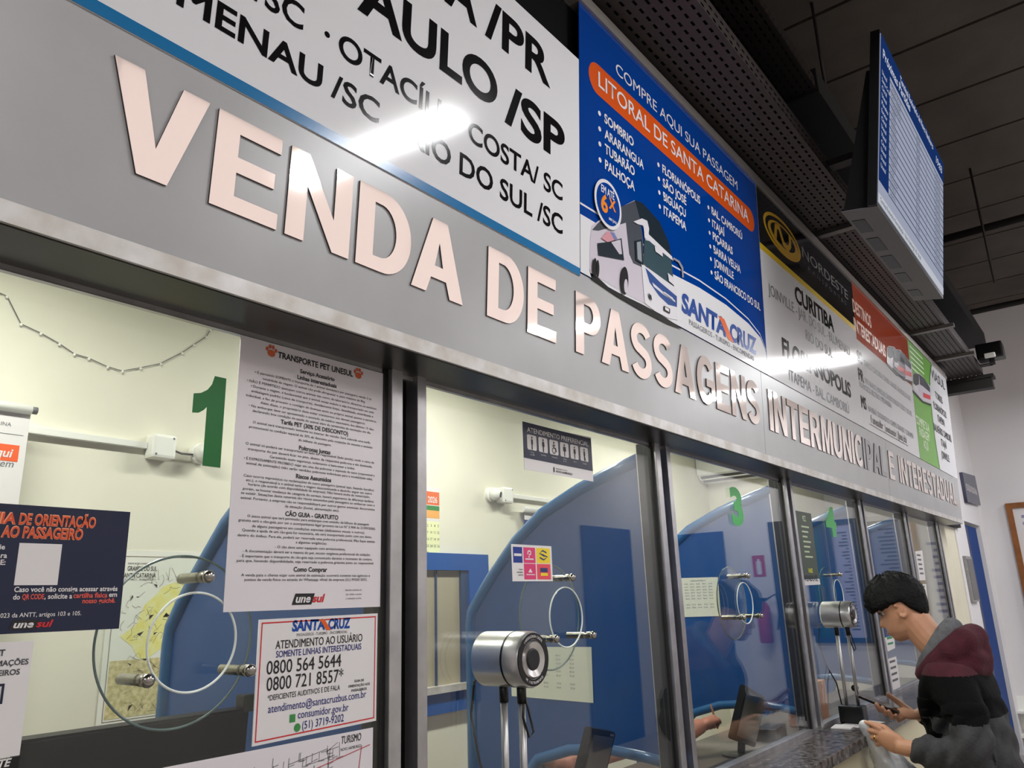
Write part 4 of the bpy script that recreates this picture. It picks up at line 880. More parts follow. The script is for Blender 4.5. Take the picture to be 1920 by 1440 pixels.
text(bm, GL, 'PREFEITURA', pu0 + pw * .43, pv0 + ph * .12, ph * .028, pu0 + pw * .6, h=.002, res=2); text(bm, GL, 'NOVO HAMBURGO', pu0 + pw * .43, pv0 + ph * .055, ph * .045, pu0 + pw * .67, bold=.015, h=.002, res=2); shape(bm, GL, [quad(pu0 + pw * .395, pv0 + ph * .05, pu0 + pw * .41, pv0 + ph * .16)], .002)
bm_put('pictograms', bm, M_ink, ps)

# card-brand sticker
P = pxloop(GL, [(960, 1090), (1036, 1090), (1032, 1018), (958, 1020)])
su0, su1 = P[0][0] + .001, P[1][0]; sv0, sv1 = P[0][1], P[3][1]
ks = notice('payment_sticker', 'square payment sticker with blue, pink, yellow and red tiles', 'sticker', GL, quad(su0, sv0, su1, sv1), M_paper)
sw_, sh_ = su1 - su0, sv1 - sv0
def tile(nm, a, b, c, d, m): sheet(nm, GL, quad(su0 + sw_ * a, sv0 + sh_ * b, su0 + sw_ * c, sv0 + sh_ * d), m, ks, .0012, .0015)
tile('blue_tile', .03, .5, .25, .93, mat('tile_blue', (16, 50, 140), .3)); tile('pink_tile', .28, .5, .57, .93, mat('tile_pink', (222, 60, 116), .3)); tile('yellow_tile', .6, .5, .95, .93, mat('tile_yellow', (240, 212, 40), .3)); tile('pink_tile', .28, .05, .57, .48, MATS['tile_pink']); tile('red_tile', .6, .05, .95, .48, mat('tile_red', (232, 78, 92), .3))
bm = bmesh.new()
def SU(a, b): return (su0 + sw_ * a, sv0 + sh_ * b)
shape(bm, GL, [quad(*SU(.05, .68), *SU(.23, .75))], .0018)
shape(bm, GL, [stroke([SU(.38, .74), SU(.39, .82), SU(.43, .84), SU(.46, .80), SU(.45, .74), SU(.41, .73)], .004)], .0018); shape(bm, GL, [circ(*SU(.41, .67), .0025, n=10)], .0018); shape(bm, GL, [quad(*SU(.32, .59), *SU(.52, .625))], .0018)
shape(bm, GL, [[SU(.38, .24), SU(.48, .24), SU(.46, .29), SU(.43, .35), SU(.40, .29)]], .0018); shape(bm, GL, [quad(*SU(.33, .17), *SU(.54, .195))], .0018)
bm_put('white_marks', bm, M_paper, ks)
bm = bmesh.new()
shape(bm, GL, [stroke([SU(.86, .80), SU(.76, .86), SU(.68, .78), (SU(.80, .70))], .0042)], .0018); shape(bm, GL, [stroke([SU(.68, .66), SU(.78, .60), SU(.88, .68), SU(.74, .75)], .0042)], .0020)
shape(bm, GL, [quad(*SU(.68, .25), *SU(.87, .37))], .0018)
bm_put('dark_marks', bm, mat('mark_navy', (40, 56, 110), .3), ks)
bm = bmesh.new(); shape(bm, GL, [quad(*SU(.69, .15), *SU(.87, .23))], .0018); bm_put('yellow_mark', bm, mat('tile_yellow', (0, 0, 0)), ks)
bm = bmesh.new()
for j, s_ in enumerate(('TODOS', 'ACEITAMOS', 'CARTÕES')): text(bm, GL, s_, SU(.25, 0)[0], SU(0, .30 - j * .075)[1], sh_ * .035, align='R', bold=.02, h=.0018, res=1)
bm_put('lettering', bm, M_ink, ks)

# window numerals
def numeral(ch, fr_pts, label, m):
    A, B = GL.px(*fr_pts[0]), GL.px(*fr_pts[1]); u0_, u1_ = min(A[0], B[0]), max(A[0], B[0]); v0_, v1_ = min(A[1], B[1]), max(A[1], B[1])
    bm = bmesh.new()
    if ch == '1':
        w_, h_ = u1_ - u0_, v1_ - v0_; q = lambda a, b: (u0_ + w_ * a, v0_ + h_ * b)
        shape(bm, GL, [[q(.44, 0), q(1, 0), q(1, 1), q(.62, 1), q(.55, .90), q(.42, .83), q(.22, .78), q(0, .76), q(0, .55), q(.2, .56), q(.35, .60), q(.44, .64)]], 0.0005, .001)
    else:
        me = glyph_mesh(ch, .045, 8); xs = [v.co.x for v in me.vertices]; ys = [v.co.y for v in me.vertices]
        for v in me.vertices: v.co = (u0_ + (v.co.x - min(xs)) / (max(xs) - min(xs)) * (u1_ - u0_), v0_ + (v.co.y - min(ys)) / (max(ys) - min(ys)) * (v1_ - v0_), v.co.z)
        append_mesh(bm, me, fmat(GL, 0, 0, .0008))
    tag(bm_put('numeral', bm, m, None), label, 'numeral', 'green window numerals')
M_green2 = mat('green_vinyl_lit', (60, 176, 84), .4)  # paler copy of the green, back light put into its colour
numeral('1', ((352, 870), (424, 710)), 'dark green numeral one on the first window', M_green)
numeral('3', ((1374, 985), (1388, 916)), 'green numeral three on the third window', M_green2)
numeral('4', ((1552, 1005), (1563, 952)), 'green numeral four on the fourth window', M_green2)

# green price board hung in the fourth window, other papers farther on
P = pxloop(GL, [(1508, 1085), (1535, 1083), (1520, 963), (1490, 957)])
pb = notice('price_board', 'dark green price board with pale lines beside the fourth window post', 'sign', GL, P, mat('board_green', (62, 74, 60), .5))
bu0, bu1 = P[0][0], P[1][0]; bv0, bv1 = P[0][1], P[3][1]; bh = bv1 - bv0
bm = bmesh.new(); text(bm, GL, 'MEZZ', bu0 + .08, bv0 + bh * .86, bh * .08, bu1 - .08, bold=.02, h=.0018)
for k in range(7): shape(bm, GL, [quad(bu0 + .05, bv0 + bh * (.76 - k * .075), bu1 - .05 - .02 * (k % 3), bv0 + bh * (.785 - k * .075))], .0018)
bm_put('pale_lines', bm, mat('board_pale', (190, 206, 170), .5), pb)
bm = bmesh.new(); text(bm, GL, '16:02', bu0 + .07, bv0 + bh * .09, bh * .06, bu1 - .08, bold=.03, h=.0018); bm_put('yellow_lettering', bm, mat('board_yellow', (220, 220, 40), .5), pb)
P2 = pxloop(GL, [(1505, 1098), (1538, 1096), (1536, 1085), (1503, 1087)])
tk = notice('white_label', 'small white label directly under the green price board', 'label', GL, P2, M_paper); bm = bmesh.new(); text(bm, GL, 'VENDE-SE', P2[0][0] + .03, P2[0][1] + .02, .025, P2[1][0] - .03, bold=.02, h=.0018); bm_put('lettering', bm, M_ink, tk)
for q, lab, rows in (([(1724, 1088), (1735, 1088), (1729, 1032), (1716, 1034)], 'tall white notice high on the sixth window', 5), ([(1735, 1140), (1741, 1140), (1736, 1095), (1728, 1095)], 'narrow white notice lower on the sixth window', 4), ([(1664, 1222), (1678, 1215), (1676, 1192), (1659, 1196)], 'white card with green band beside the man chin', 2), ([(1673, 1295), (1688, 1288), (1680, 1231), (1664, 1236)], 'white sticker strip below the green banded card', 4)):
    P = pxloop(GL, q); w_ = notice('window_notice', lab, 'notice', GL, P, M_paper, 'small notices on the far panes'); bm = bmesh.new()
    a0, a1 = max(P[0][0], P[3][0]), min(P[1][0], P[2][0]); c0, c1 = P[0][1], P[3][1]
    for k in range(rows): shape(bm, GL, [quad(a0 + (a1 - a0) * .15, c0 + (c1 - c0) * (.85 - k * .8 / rows), a1 - (a1 - a0) * .15, c0 + (c1 - c0) * (.85 - k * .8 / rows + .3 / rows))], .0018)
    bm_put('print_lines', bm, M_inkgrey if rows != 2 else mat('band_green', (40, 140, 90), .5), w_)

# ================================================================== BOOTH INTERIOR
def partition(xp, lab):
    t = thing('blue_partition', lab, 'partition', (xp, .42, 0), 'blue booth partitions')
    arc = [(0.012, 2.042), (.15, 2.006), (.31, 1.955), (.475, 1.885), (.60, 1.795), (.718, 1.675), (.78, 1.605), (.825, 1.545)]
    bot = [(.70, .62), (.62, .98), (.54, 1.058), (.407, 1.098), (.26, 1.112), (.12, 1.10), (.012, 1.085)]
    lp = [(-a, b) for a, b in arc] + [(-.825, .0), (-.72, .0)] + [(-a, b) for a, b in bot]
    f = XP(xp); bm = bmesh.new(); shape(bm, f, [lp], -.011, .011); bm_put('panel', bm, M_blue, t)
    bm = bmesh.new(); tube(bm, [(xp, a, b) for a, b in arc] + [(xp, .832, 1.50), (xp, .832, .0)], .026, 14); bm_put('edge_tube', bm, M_bluetube, t)
    bm = bmesh.new(); tube(bm, [(xp, a, b) for a, b in bot], .02, 12); bm_put('arch_tube', bm, M_bluetube, t)
for xp, lab in ((1.13, 'curved blue partition behind the first post, right of the wall map'), (2.33, 'curved blue partition filling the second window with a paper table taped on'), (3.54, 'curved blue partition seen through the third window'), (4.78, 'curved blue partition seen through the fourth window'), (5.92, 'curved blue partition at the fifth window')): partition(xp, lab)
def paper_on(xp, q, lab, rows, cols):
    f = XP(xp - .012); P = pxloop(f, q); w_ = notice('paper_table', lab, 'paper', f, P, M_papery, 'paper fare tables on the partitions'); bm = bmesh.new()
    def B(a, b):
        l = [(P[0][i] * (1 - a) + P[1][i] * a) for i in (0, 1)]; u_ = [(P[3][i] * (1 - a) + P[2][i] * a) for i in (0, 1)]; return (l[0] * (1 - b) + u_[0] * b, l[1] * (1 - b) + u_[1] * b)
    for r_ in range(rows):
        for c_ in range(cols):
            if r_ == rows - 3: continue
            a = .1 + c_ * .8 / cols; b = .82 - r_ * .68 / rows; p = B(a, b); text(bm, f, '%02d,%02d' % ((r_ * 7 + c_ * 13) % 90 + 9, (r_ * 3) % 9 * 10), p[0], p[1], .006, align='L', h=.0018, res=1)
    p = B(.28, .9); text(bm, f, 'TABELA DE PREÇOS', p[0], p[1], .006, h=.0018, res=1); bm_put('figures', bm, M_inkgrey, w_)
paper_on(2.33, [(960, 1305), (1113, 1318), (1109, 1213), (955, 1213)], 'white fare table taped to the partition behind the nearest intercom', 9, 5)
paper_on(3.54, [(1283, 1157), (1352, 1155), (1346, 1082), (1275, 1084)], 'white fare table taped to the partition left of the third speaking disc', 9, 5)

# rear wall hatch with blue frame
hz0, hz1, hx0, hx1 = 1.185, 1.745, 2.35, 3.16
wf = bpy.data.objects.new('window_7', None); COL.objects.link(wf); wf.location = (2.8, 1.6, 1.1); wf['kind'] = 'structure'
bm = bmesh.new(); box(bm, (hx0 - .15, 1.57, hz1), (hx1 + .16, 1.6, hz1 + .085)); box(bm, (hx1, 1.57, hz0 - .1), (hx1 + .16, 1.6, hz1)); box(bm, (hx0 - .15, 1.57, hz0 - .1), (hx0, 1.6, hz1)); box(bm, (hx0 - .15, 1.57, hz0 - .115), (hx1 + .16, 1.6, hz0 - .02)); bm_put('blue_frame', bm, M_bluetrim, wf)
bm = bmesh.new(); box(bm, (hx0 - .1, 1.55, hz0 - .02), (hx1 + .05, 1.6, hz0 + .012)); bm_put('sill', bm, M_alu_dirty, wf)
bm = bmesh.new(); box(bm, (hx0, 1.594, hz0), (hx1, 1.599, hz1)); bm_put('hatch_room_panel', bm, mat('hatch_beige', (172, 164, 142), .5, noise=(4, .12)), wf)  # flat beige panel stands in for the dim room seen through the hatch
bm = bmesh.new(); box(bm, (hx1 - .055, 1.58, hz0), (hx1, 1.6, hz1)); box(bm, (2.92, 1.585, hz0), (2.93, 1.595, hz1)); bm_put('jamb', bm, mat('jamb_dark', (40, 66, 104), .5), wf)

# RS/SC road map on the rear wall
P = pxloop(BW, [(183, 1365), (300, 1345), (350, 1030), (238, 1032)]); mx0, mx1, mz0, mz1 = 1.312, 1.86, 1.215, 1.80
wm = notice('road_map', 'yellow and white road map pinned on the rear wall behind the first window', 'map', BW, quad(mx0, mz0, mx1, mz1), mat('map_paper', (236, 236, 226), .5), h0=.001, h1=.003)
def BP(pts): return pxloop(BW, [(180 + a / 3.79, 1000 + b / 3.79) for a, b in pts])
bm = bmesh.new(); shape(bm, BW, [BP([(165, 735), (290, 640), (300, 590), (350, 500), (420, 440), (470, 380), (600, 335), (700, 360), (720, 470), (640, 600), (560, 760), (440, 830), (345, 905), (290, 880), (250, 800)])], .0036); bm_put('yellow_state', bm, mat('map_yellow', (236, 226, 120), .5, noise=(26, .2), c2=(240, 238, 176)), wm)
bm = bmesh.new(); shape(bm, BW, [quad(mx0 + .025, mz0 + .03, mx1 - .03, mz0 + .215)], .0036); bm_put('inset_map', bm, mat('map_tan', (228, 214, 164), .5, noise=(70, .35), c2=(186, 174, 118)), wm)
bm = bmesh.new(); rr = random.Random(5)
for (a, b, c, d) in ((mx0 + .018, mz0 + .022, mx1 - .02, mz1 - .02),):
    shape(bm, BW, [quad(a, b, c, d), quad(a + .002, b + .002, c - .002, d - .002)], .0038)
for k in range(150):
    a = (mx0 + .05 + rr.random() * .4, mz0 + .04 + rr.random() * .5); pts = [a]
    for j in range(3): a = (min(mx1 - .03, a[0] + (rr.random() - .4) * .04), min(mz1 - .1, max(mz0 + .03, a[1] + (rr.random() - .5) * .04))); pts.append(a)
    if abs(pts[0][0] - pts[-1][0]) + abs(pts[0][1] - pts[-1][1]) > .01: shape(bm, BW, [stroke(pts, .0012)], .0040)
bm_put('map_lines', bm, mat('map_line', (120, 104, 84), .5), wm)
bm = bmesh.new(); A, B = BW.px(238, 1070), BW.px(293, 1070); text(bm, BW, 'GRANDE DO SUL', A[0], A[1], .0155, B[0], bold=.01, h=.004); text(bm, BW, 'RIO', A[0] - .012, A[1], .0155, align='R', bold=.01, h=.004); C_, B = BW.px(228, 1082), BW.px(291, 1082); text(bm, BW, 'SANTA CATARINA', C_[0], C_[1] - .002, .0155, B[0], bold=.01, h=.004); A = BP([(225, 220), (370, 220)]); text(bm, BW, 'MAPA RODOVIÁRIO', A[0][0], A[0][1], .006, A[1][0], h=.004); A = BP([(200, 335), (420, 335)]); text(bm, BW, 'POLÍTICO - RODOVIÁRIO', A[0][0], A[0][1], .006, A[1][0], h=.004); bm_put('map_title', bm, M_ink, wm)

# calendar
P = pxloop(BW, [(760, 1062), (827, 1062), (820, 915), (762, 912)]); cu1 = P[1][0]; cu0 = cu1 - .2; cv0, cv1 = P[1][1], P[2][1]
ca = notice('wall_calendar', 'red and green topped paper calendar on the rear wall', 'calendar', BW, quad(cu0, cv0, cu1 - .01, cv1), M_paper, h0=.001, h1=.004)
ch_ = cv1 - cv0
def cq(nm, a, b, m): sheet(nm, BW, quad(cu0 + .006, cv0 + ch_ * a, cu1 - .014, cv0 + ch_ * b), m, ca, .004, .0045)
cq('orange_band', .77, .94, mat('calendar_orange', (228, 104, 44), .4)); cq('green_band', .70, .76, mat('calendar_green', (44, 130, 60), .4)); cq('lower_band', .02, .05, MATS['calendar_orange']); cq('peach_band', .6, .70, mat('calendar_peach', (236, 170, 90), .4)); cq('pale_panel', .12, .56, mat('calendar_pale', (238, 240, 190), .4))
bm = bmesh.new(); text(bm, BW, '2026', cu0 + .10, cv0 + ch_ * .80, .03, cu1 - .03, bold=.02, h=.005); bm_put('year', bm, M_paper, ca)
bm = bmesh.new()
for r_ in range(5):
    for c_ in range(7):
        n = r_ * 7 + c_ - 1
        if 0 < n < 31: text(bm, BW, str(n), cu0 + .02 + c_ * .026, cv0 + ch_ * (.49 - r_ * .085), .013, align='C', bold=.01, h=.005, res=1)
bm_put('dates', bm, mat('calendar_ink', (60, 90, 60), .5), ca)

# roller banner at left edge of booth
t = thing('roller_banner', 'white hanging roller banner with orange block at the left edge inside the booth', 'banner', (.75, 1.5, 1.3))
R15 = YP(1.5); A = R15.px(40, 770)
bm = bmesh.new(); fbox(bm, R15, .45, .958, 1.25, 2.21, 0, .003); bm_put('banner_sheet', bm, M_paper, t)
bm = bmesh.new(); tube(bm, [(.45, 1.49, 2.222), (.955, 1.49, 2.222)], .016, 12); bm_put('roller', bm, M_whitep, t)
bm = bmesh.new(); tube(bm, [(.955, 1.49, 2.222), (.972, 1.49, 2.222)], .012, 10); bm_put('end_cap', bm, M_inkgrey, t)
A = R15.px(33, 838); B = R15.px(28, 866); bm = bmesh.new(); fbox(bm, R15, .6, A[0] + .004, B[1], A[1] + .004, .003, .004); bm_put('orange_block', bm, M_orange, t)
bm = bmesh.new(); text(bm, R15, 'aqui', A[0] - .012, B[1] + .012, .026, align='R', bold=.02, h=.005, shear=.2); bm_put('white_lettering', bm, M_paper, t)
bm = bmesh.new(); C_ = R15.px(20, 800); text(bm, R15, 'SANTA CATARINA', C_[0], C_[1], .012, align='R', h=.0036); C_ = R15.px(24, 877); text(bm, R15, 'viagem', C_[0], C_[1], .022, align='R', h=.0036, shear=.2); fbox(bm, R15, .5, .945, R15.px(20, 815)[1], R15.px(20, 815)[1] + .002, .003, .0034); bm_put('grey_lettering', bm, M_inkgrey, t)

# wall conduit, junction boxes, small cameras
P = [BW.px(20, 787), BW.px(270, 832)]; cz_ = sum(p[1] for p in P) / 2
def conduit(x0, x1, z, lab):
    bm = bmesh.new(); box(bm, (x0, 1.575, z - .012), (x1, 1.6, z + .012), 0, .002); tag(bm_put('wall_conduit', bm, M_whitep, None), lab, 'conduit', 'white wall conduits')
conduit(.9, 1.385, 2.178, 'white conduit on the rear wall left of the junction box')
conduit(3.53, 4.2, 2.172, 'white conduit on the rear wall behind the second window camera')
def camera_set(x, z, cx_, lab1, lab2, gap, flip):
    t = thing('junction_box', lab1, 'junction box', (x, 1.58, z), 'white junction boxes'); bm = bmesh.new(); box(bm, (x - .045, 1.535, z - .045), (x + .045, 1.6, z + .045), 0, .012); bm_put('box', bm, M_whitep, t)
    for a in (-1, 1):
        bm = bmesh.new(); lathe(bm, (x + a * .032, 1.536, z + a * .032), (0, -1, 0), [(0, .004), (.002, .004)], 10); bm_put('screw', bm, M_inkgrey, t)
    c = thing('dome_camera', lab2, 'security camera', (cx_, 1.56, z), 'small white dome cameras')
    bm = bmesh.new(); lathe(bm, (cx_, 1.6, z), (0, -1, 0), [(0, .04), (.02, .04), (.024, .034)], 24); bm_put('mount', bm, M_whitep, c)
    bm = bmesh.new(); ell(bm, (cx_, 1.555, z), (.036, .036, .036), seg=20, rings=14); bm_put('body', bm, M_whitep, c, True)
    bm = bmesh.new(); lathe(bm, (cx_ + .012, 1.528, z - .006), (.4, -1, -.2), [(0, .016), (.006, .016), (.007, .012)], 18); bm_put('lens', bm, M_blackp, c)
    bm = bmesh.new(); tube(bm, [(min(x, cx_) + .04, 1.575, z), ((x + cx_) / 2, 1.57, z - .012), (max(x, cx_) - .035, 1.575, z - .01)], .004, 8); bm_put('lead', bm, M_inkgrey, c)
camera_set(1.432, 2.175, 1.60, 'white junction box on the rear wall left of the green numeral', 'white dome camera partly hidden by the green numeral', .1, 1)
camera_set(3.475, 2.165, 3.375, 'white junction box on the rear wall of the second window', 'white dome camera beside the box in the second window', .1, -1)
# navy roller banner seen past the second partition
t = thing('navy_roller_banner', 'navy hanging roller banner behind the second partition', 'banner', (3.9, 1.57, 1.2))
bm = bmesh.new(); box(bm, (3.66, 1.572, 1.0), (4.3, 1.576, 2.085)); bm_put('banner_sheet', bm, mat('banner_navy', (40, 62, 128), .4), t)
bm = bmesh.new(); box(bm, (3.66, 1.570, 2.04), (4.3, 1.572, 2.085)); box(bm, (3.69, 1.570, 1.86), (3.78, 1.572, 1.93)); bm_put('white_patch', bm, M_paper, t)
bm = bmesh.new(); tube(bm, [(3.63, 1.56, 2.10), (4.32, 1.56, 2.10)], .018, 12); bm_put('roller', bm, M_whitep, t)
# string garland
pts = pxloop(BW, [(-40, 545), (0, 551), (12, 556), (38, 608), (75, 625), (110, 645), (138, 664), (165, 672), (200, 688), (228, 696), (262, 690), (300, 682), (340, 662), (362, 647), (385, 632), (393, 619), (430, 617), (470, 612)])
bm = bmesh.new(); tube(bm, [BW.w(a, b, .006) for a, b in pts], .0016, 6)
g_ = thing('string_garland', 'thin wire garland of tiny lights drooping on the rear wall', 'garland', BW.w(pts[9][0], pts[9][1], .006)); bm_put('wire', bm, M_inkgrey, g_)
for k in range(2, len(pts) - 1):
    bm = bmesh.new(); ell(bm, BW.w(pts[k][0], pts[k][1] - .004, .008), (.005, .005, .006), seg=8, rings=6); bm_put('bulb', bm, M_whitep, g_)
# split air conditioner on the cross wall seen through the third window
struct('wall_cross', newbox((6.35, .95, 0), (6.45, 1.6, 2.92)), M_cream)
ac = thing('air_conditioner', 'white split air conditioner high up behind the third window', 'air conditioner', (6.22, 1.35, 2.5))
bm = bmesh.new(); prof = [(6.35, 2.50), (6.22, 2.50), (6.14, 2.56), (6.13, 2.72), (6.17, 2.78), (6.35, 2.78)]
v_ = [[bm.verts.new((a, y, b)) for a, b in prof] for y in (.98, 1.59)]
for k in range(6): bm.faces.new((v_[0][k], v_[0][(k + 1) % 6], v_[1][(k + 1) % 6], v_[1][k]))
bm.faces.new(v_[0]); bm.faces.new(v_[1][::-1]); bm_put('body', bm, M_whitep, ac)
bm = bmesh.new(); hexa(bm, [(6.215, 1.0, 2.503), (6.215, 1.57, 2.503), (6.16, 1.57, 2.548), (6.16, 1.0, 2.548), (6.210, 1.0, 2.499), (6.210, 1.57, 2.499), (6.155, 1.57, 2.544), (6.155, 1.0, 2.544)]); bm_put('air_slot', bm, mat('slot_dark', (60, 60, 54), .6), ac)
bm = bmesh.new(); box(bm, (6.15, 1.0, 2.515), (6.19, 1.57, 2.522)); bm_put('louver', bm, M_whitep, ac)

# counter, desk
bm = bmesh.new(); box(bm, (-1.5, -.205, GRAN - .04), (5.9, .07, GRAN), 0, .004)
tag(bm_put('granite_counter', bm, M_granite, None), 'dark speckled granite counter running under the windows', 'counter')
bm = bmesh.new(); box(bm, (-1.5, -.165, .0), (5.85, .02, GRAN - .041)); tag(bm_put('counter_front', bm, mat('front_cream', (214, 206, 176), .45), None), 'cream panel front below the granite counter', 'counter')
bm = bmesh.new(); box(bm, (-1.5, .075, DESK - .04), (5.8, .56, DESK), 0, .004); tag(bm_put('clerk_desk', bm, mat('desk_beige', (92, 82, 74), .45), None), 'low inner desk of the clerks behind the glass', 'desk')
bm = bmesh.new()
bm.free()
for x in (-1.2, 1.6, 4.2, 5.7):
    bm = bmesh.new(); box(bm, (x, .30, 0), (x + .05, .54, DESK - .04)); bm_put('desk_support', bm, mat('desk_beige', (0, 0, 0)), bpy.data.objects['clerk_desk'])

# black monitor back in the first window
def monitor(corners, thick, label, stand=None, screen=True, back=False):
    TL, TR, BR, BL = [Vector(c) for c in corners]; n = (TR - TL).cross(BL - TL).normalized()
    if n.y > 0: n = -n
    c = (TL + TR + BR + BL) / 4; U = (TR - TL).normalized(); V = n.cross(U) * -1
    V = (TL - BL).normalized(); w, h = (TR - TL).length, (TL - BL).length
    f = Frame(c, U, V, n); t = thing('monitor', label, 'monitor', (c.x, c.y, DESK), 'monitors behind the glass')
    bm = bmesh.new(); fbox(bm, f, -w / 2, w / 2, -h / 2, h / 2, -thick, 0); bmesh.ops.bevel(bm, geom=bm.edges[:], offset=.004, segments=2, affect='EDGES'); bm_put('casing', bm, mat('casing_dark', (9, 9, 9), .5, spec=.25), t)
    if not back:
        bm = bmesh.new(); fbox(bm, f, -w / 2 + .012, w / 2 - .016, -h / 2 + .02, h / 2 - .016, 0, .0012); bm_put('display', bm, mat('dark_screen', (58, 54, 51), .3), t)
        bm = bmesh.new(); fbox(bm, f, w / 2 - .05, w / 2 - .02, h / 2 - .012, h / 2 - .006, 0, .0016); bm_put('logo_mark', bm, M_inkgrey, t)
    foot = Vector((c.x, c.y + thick + .03, DESK))
    bm = bmesh.new(); tube(bm, [c - n * (thick * .9), (c.x, c.y + thick + .02, c.z - h * .3), (foot.x, foot.y, DESK + .012)], .016, 10); bm_put('neck', bm, M_blackp, t)
    bm = bmesh.new(); lathe(bm, (foot.x, foot.y, DESK), (0, 0, 1), [(0, .08), (.008, .078), (.012, .05)], 28); bm_put('foot', bm, M_blackp, t)
    return t
mc = [(3.18, .12, 1.222), (3.56, .195, 1.13), (3.50, .25, .89 + .13), (3.125, .175, .98 + .065)]
monitor([(3.19, .125, 1.219), (3.555, .195, 1.132), (3.508, .245, .942), (3.135, .178, 1.022)], .03, 'tilted black monitor behind the third window')
mo = bpy.data.objects
m3 = monitor([(2.06, .135, 1.215), (2.25, .175, 1.175), (2.20, .225, .97), (2.01, .185, 1.01)], .03, 'tilted black monitor at the foot of the second window')
mb = monitor([(.527, .15, 1.405), (.915, .15, 1.405), (.915, .17, 1.15), (.527, .17, 1.15)], .035, 'large black monitor turned away behind the first window', back=True)
bm = bmesh.new(); box(bm, (.895, .14, 1.40), (.925, .17, 1.43), 0, .003); bm_put('corner_clip', bm, M_blackp, mb)
# things on the desk by the clerk
def flat(name, label, cat, x0, y0, x1, y1, z, th, m, ang=0, group=None, bev=.001):
    bm = bmesh.new(); c = Vector(((x0 + x1) / 2, (y0 + y1) / 2, z)); box(bm, (x0, y0, z), (x1, y1, z + th), 0, bev)
    bmesh.ops.rotate(bm, verts=bm.verts[:], cent=c, matrix=Matrix.Rotation(ang, 3, 'Z')); return tag(bm_put(name, bm, m, None), label, cat, group)
flat('paper_sheet', 'white paper sheet beside the third window post', 'paper', 3.62, .09, 3.86, .25, DESK + .0005, .0012, M_paper, .2)
flat('paper_pad', 'white receipt pad in front of the far intercom', 'paper', 3.66, -.11, 3.76, -.03, GRAN + .0005, .006, M_paper, .1)
flat('paper_slip', 'white folded slip between the man hands and the counter edge', 'paper', 3.74, -.16, 3.95, -.06, GRAN + .0005, .002, M_paper, -.3)
flat('post_block', 'small black block at the foot of the third window post', 'block', 3.61, .07, 3.67, .13, DESK + .0005, .05, M_blackp)
kb = thing('keyboard', 'black keyboard lying in front of the clerk hands', 'keyboard', (2.98, .17, DESK))
bm = bmesh.new(); box(bm, (2.84, .10, DESK + .0005), (3.16, .22, DESK + .02), 0, .004); bm_put('case', bm, M_blackp, kb)
bm = bmesh.new()
for r_ in range(4):
    for c_ in range(14): box(bm, (2.852 + c_ * .0215, .108 + r_ * .027, DESK + .02), (2.87 + c_ * .0215, .130 + r_ * .027, DESK + .025))
o_ = bm_put('keys', bm, mat('key_grey', (40, 40, 42), .5), kb)
bm = bmesh.new(); tube(bm, [(2.78, .06, DESK + .004), (2.9, .04, DESK + .004)], .004, 8); tag(bm_put('pen', bm, mat('lime_plastic', (120, 200, 60), .4), None), 'lime green pen lying left of the keyboard', 'pen')
flat('adding_machine', 'dark adding machine behind the tilted monitor', 'calculator', 3.70, .24, 3.90, .33, DESK + .0005, .05, M_blackp, .1)
flat('cardboard_box', 'brown cardboard box standing behind the far intercom', 'box', 4.15, .20, 4.42, .33, DESK + .0005, .20, mat('cardboard', (196, 140, 112), .7, noise=(6, .15)), .05)

# ================================================================== END WALL / CORNER OBJECTS
pq = notice('wall_plaque', 'dark grey plaque on the wall above the blue door', 'plaque', GL, pxloop(GL, [(1808, 942), (1833, 948), (1822, 893), (1798, 886)]), mat('plaque_grey', (70, 72, 92), .3), h1=.03)
bm = bmesh.new(); A, B = GL.px(1810, 922), GL.px(1830, 930); text(bm, GL, 'ESTAÇÃO RODOVIÁRIA', 8.75, (A[1] + B[1]) / 2, .06, 9.4, bold=.02, h=.031); bm_put('lettering', bm, M_paper, pq)
t = thing('wall_intercom', 'narrow grey door intercom panel on the white pier', 'intercom', (8.16, -.03, 1.44))
bm = bmesh.new(); box(bm, (7.98, -.026, 1.44), (8.30, -.001, 1.835), 0, .004); bm_put('panel', bm, mat('panel_grey', (156, 154, 152), .5, noise=(60, .2)), t)
bm = bmesh.new(); box(bm, (8.0, -.03, 1.46), (8.28, -.026, 1.81)); bm_put('grille', bm, mat('grille_grey', (130, 128, 128), .5, noise=(90, .5)), t)
def framed(y0, y1, z0, z1, fm, pm, lab, rows, name='notice_board', linem=None):
    t = thing(name, lab, 'notice board', (9.62, (y0 + y1) / 2, z0)); f = EW; a, b = -y1, -y0; a, b = min(a, b), max(a, b)
    bm = bmesh.new(); w_ = .055
    fbox(bm, f, a, b, z1 - w_, z1, 0, .03); fbox(bm, f, a, b, z0, z0 + w_, 0, .03); fbox(bm, f, a, a + w_, z0 + w_, z1 - w_, 0, .03); fbox(bm, f, b - w_, b, z0 + w_, z1 - w_, 0, .03); bm_put('frame', bm, fm, t)
    bm = bmesh.new(); fbox(bm, f, a + w_, b - w_, z0 + w_, z1 - w_, .002, .01); bm_put('sheet', bm, pm, t)
    bm = bmesh.new(); rr = random.Random(int(abs(y0) * 100)); n = rows
    for k in range(n):
        v = z1 - .16 - k * (z1 - z0 - .26) / n; fbox(bm, f, a + .12, b - .12 - rr.random() * (b - a) * .25, v, v + (z1 - z0) / n * .35, .010, .011)
    bm_put('print_lines', bm, linem or M_inkgrey, t); return t
framed(-.235, -.70, 1.0, 2.395, mat('wood_frame', (150, 92, 44), .45, noise=(12, .3)), M_paper, 'wooden framed notice on the end wall at the right edge', 16, linem=mat('violet_print', (150, 146, 176), .5))
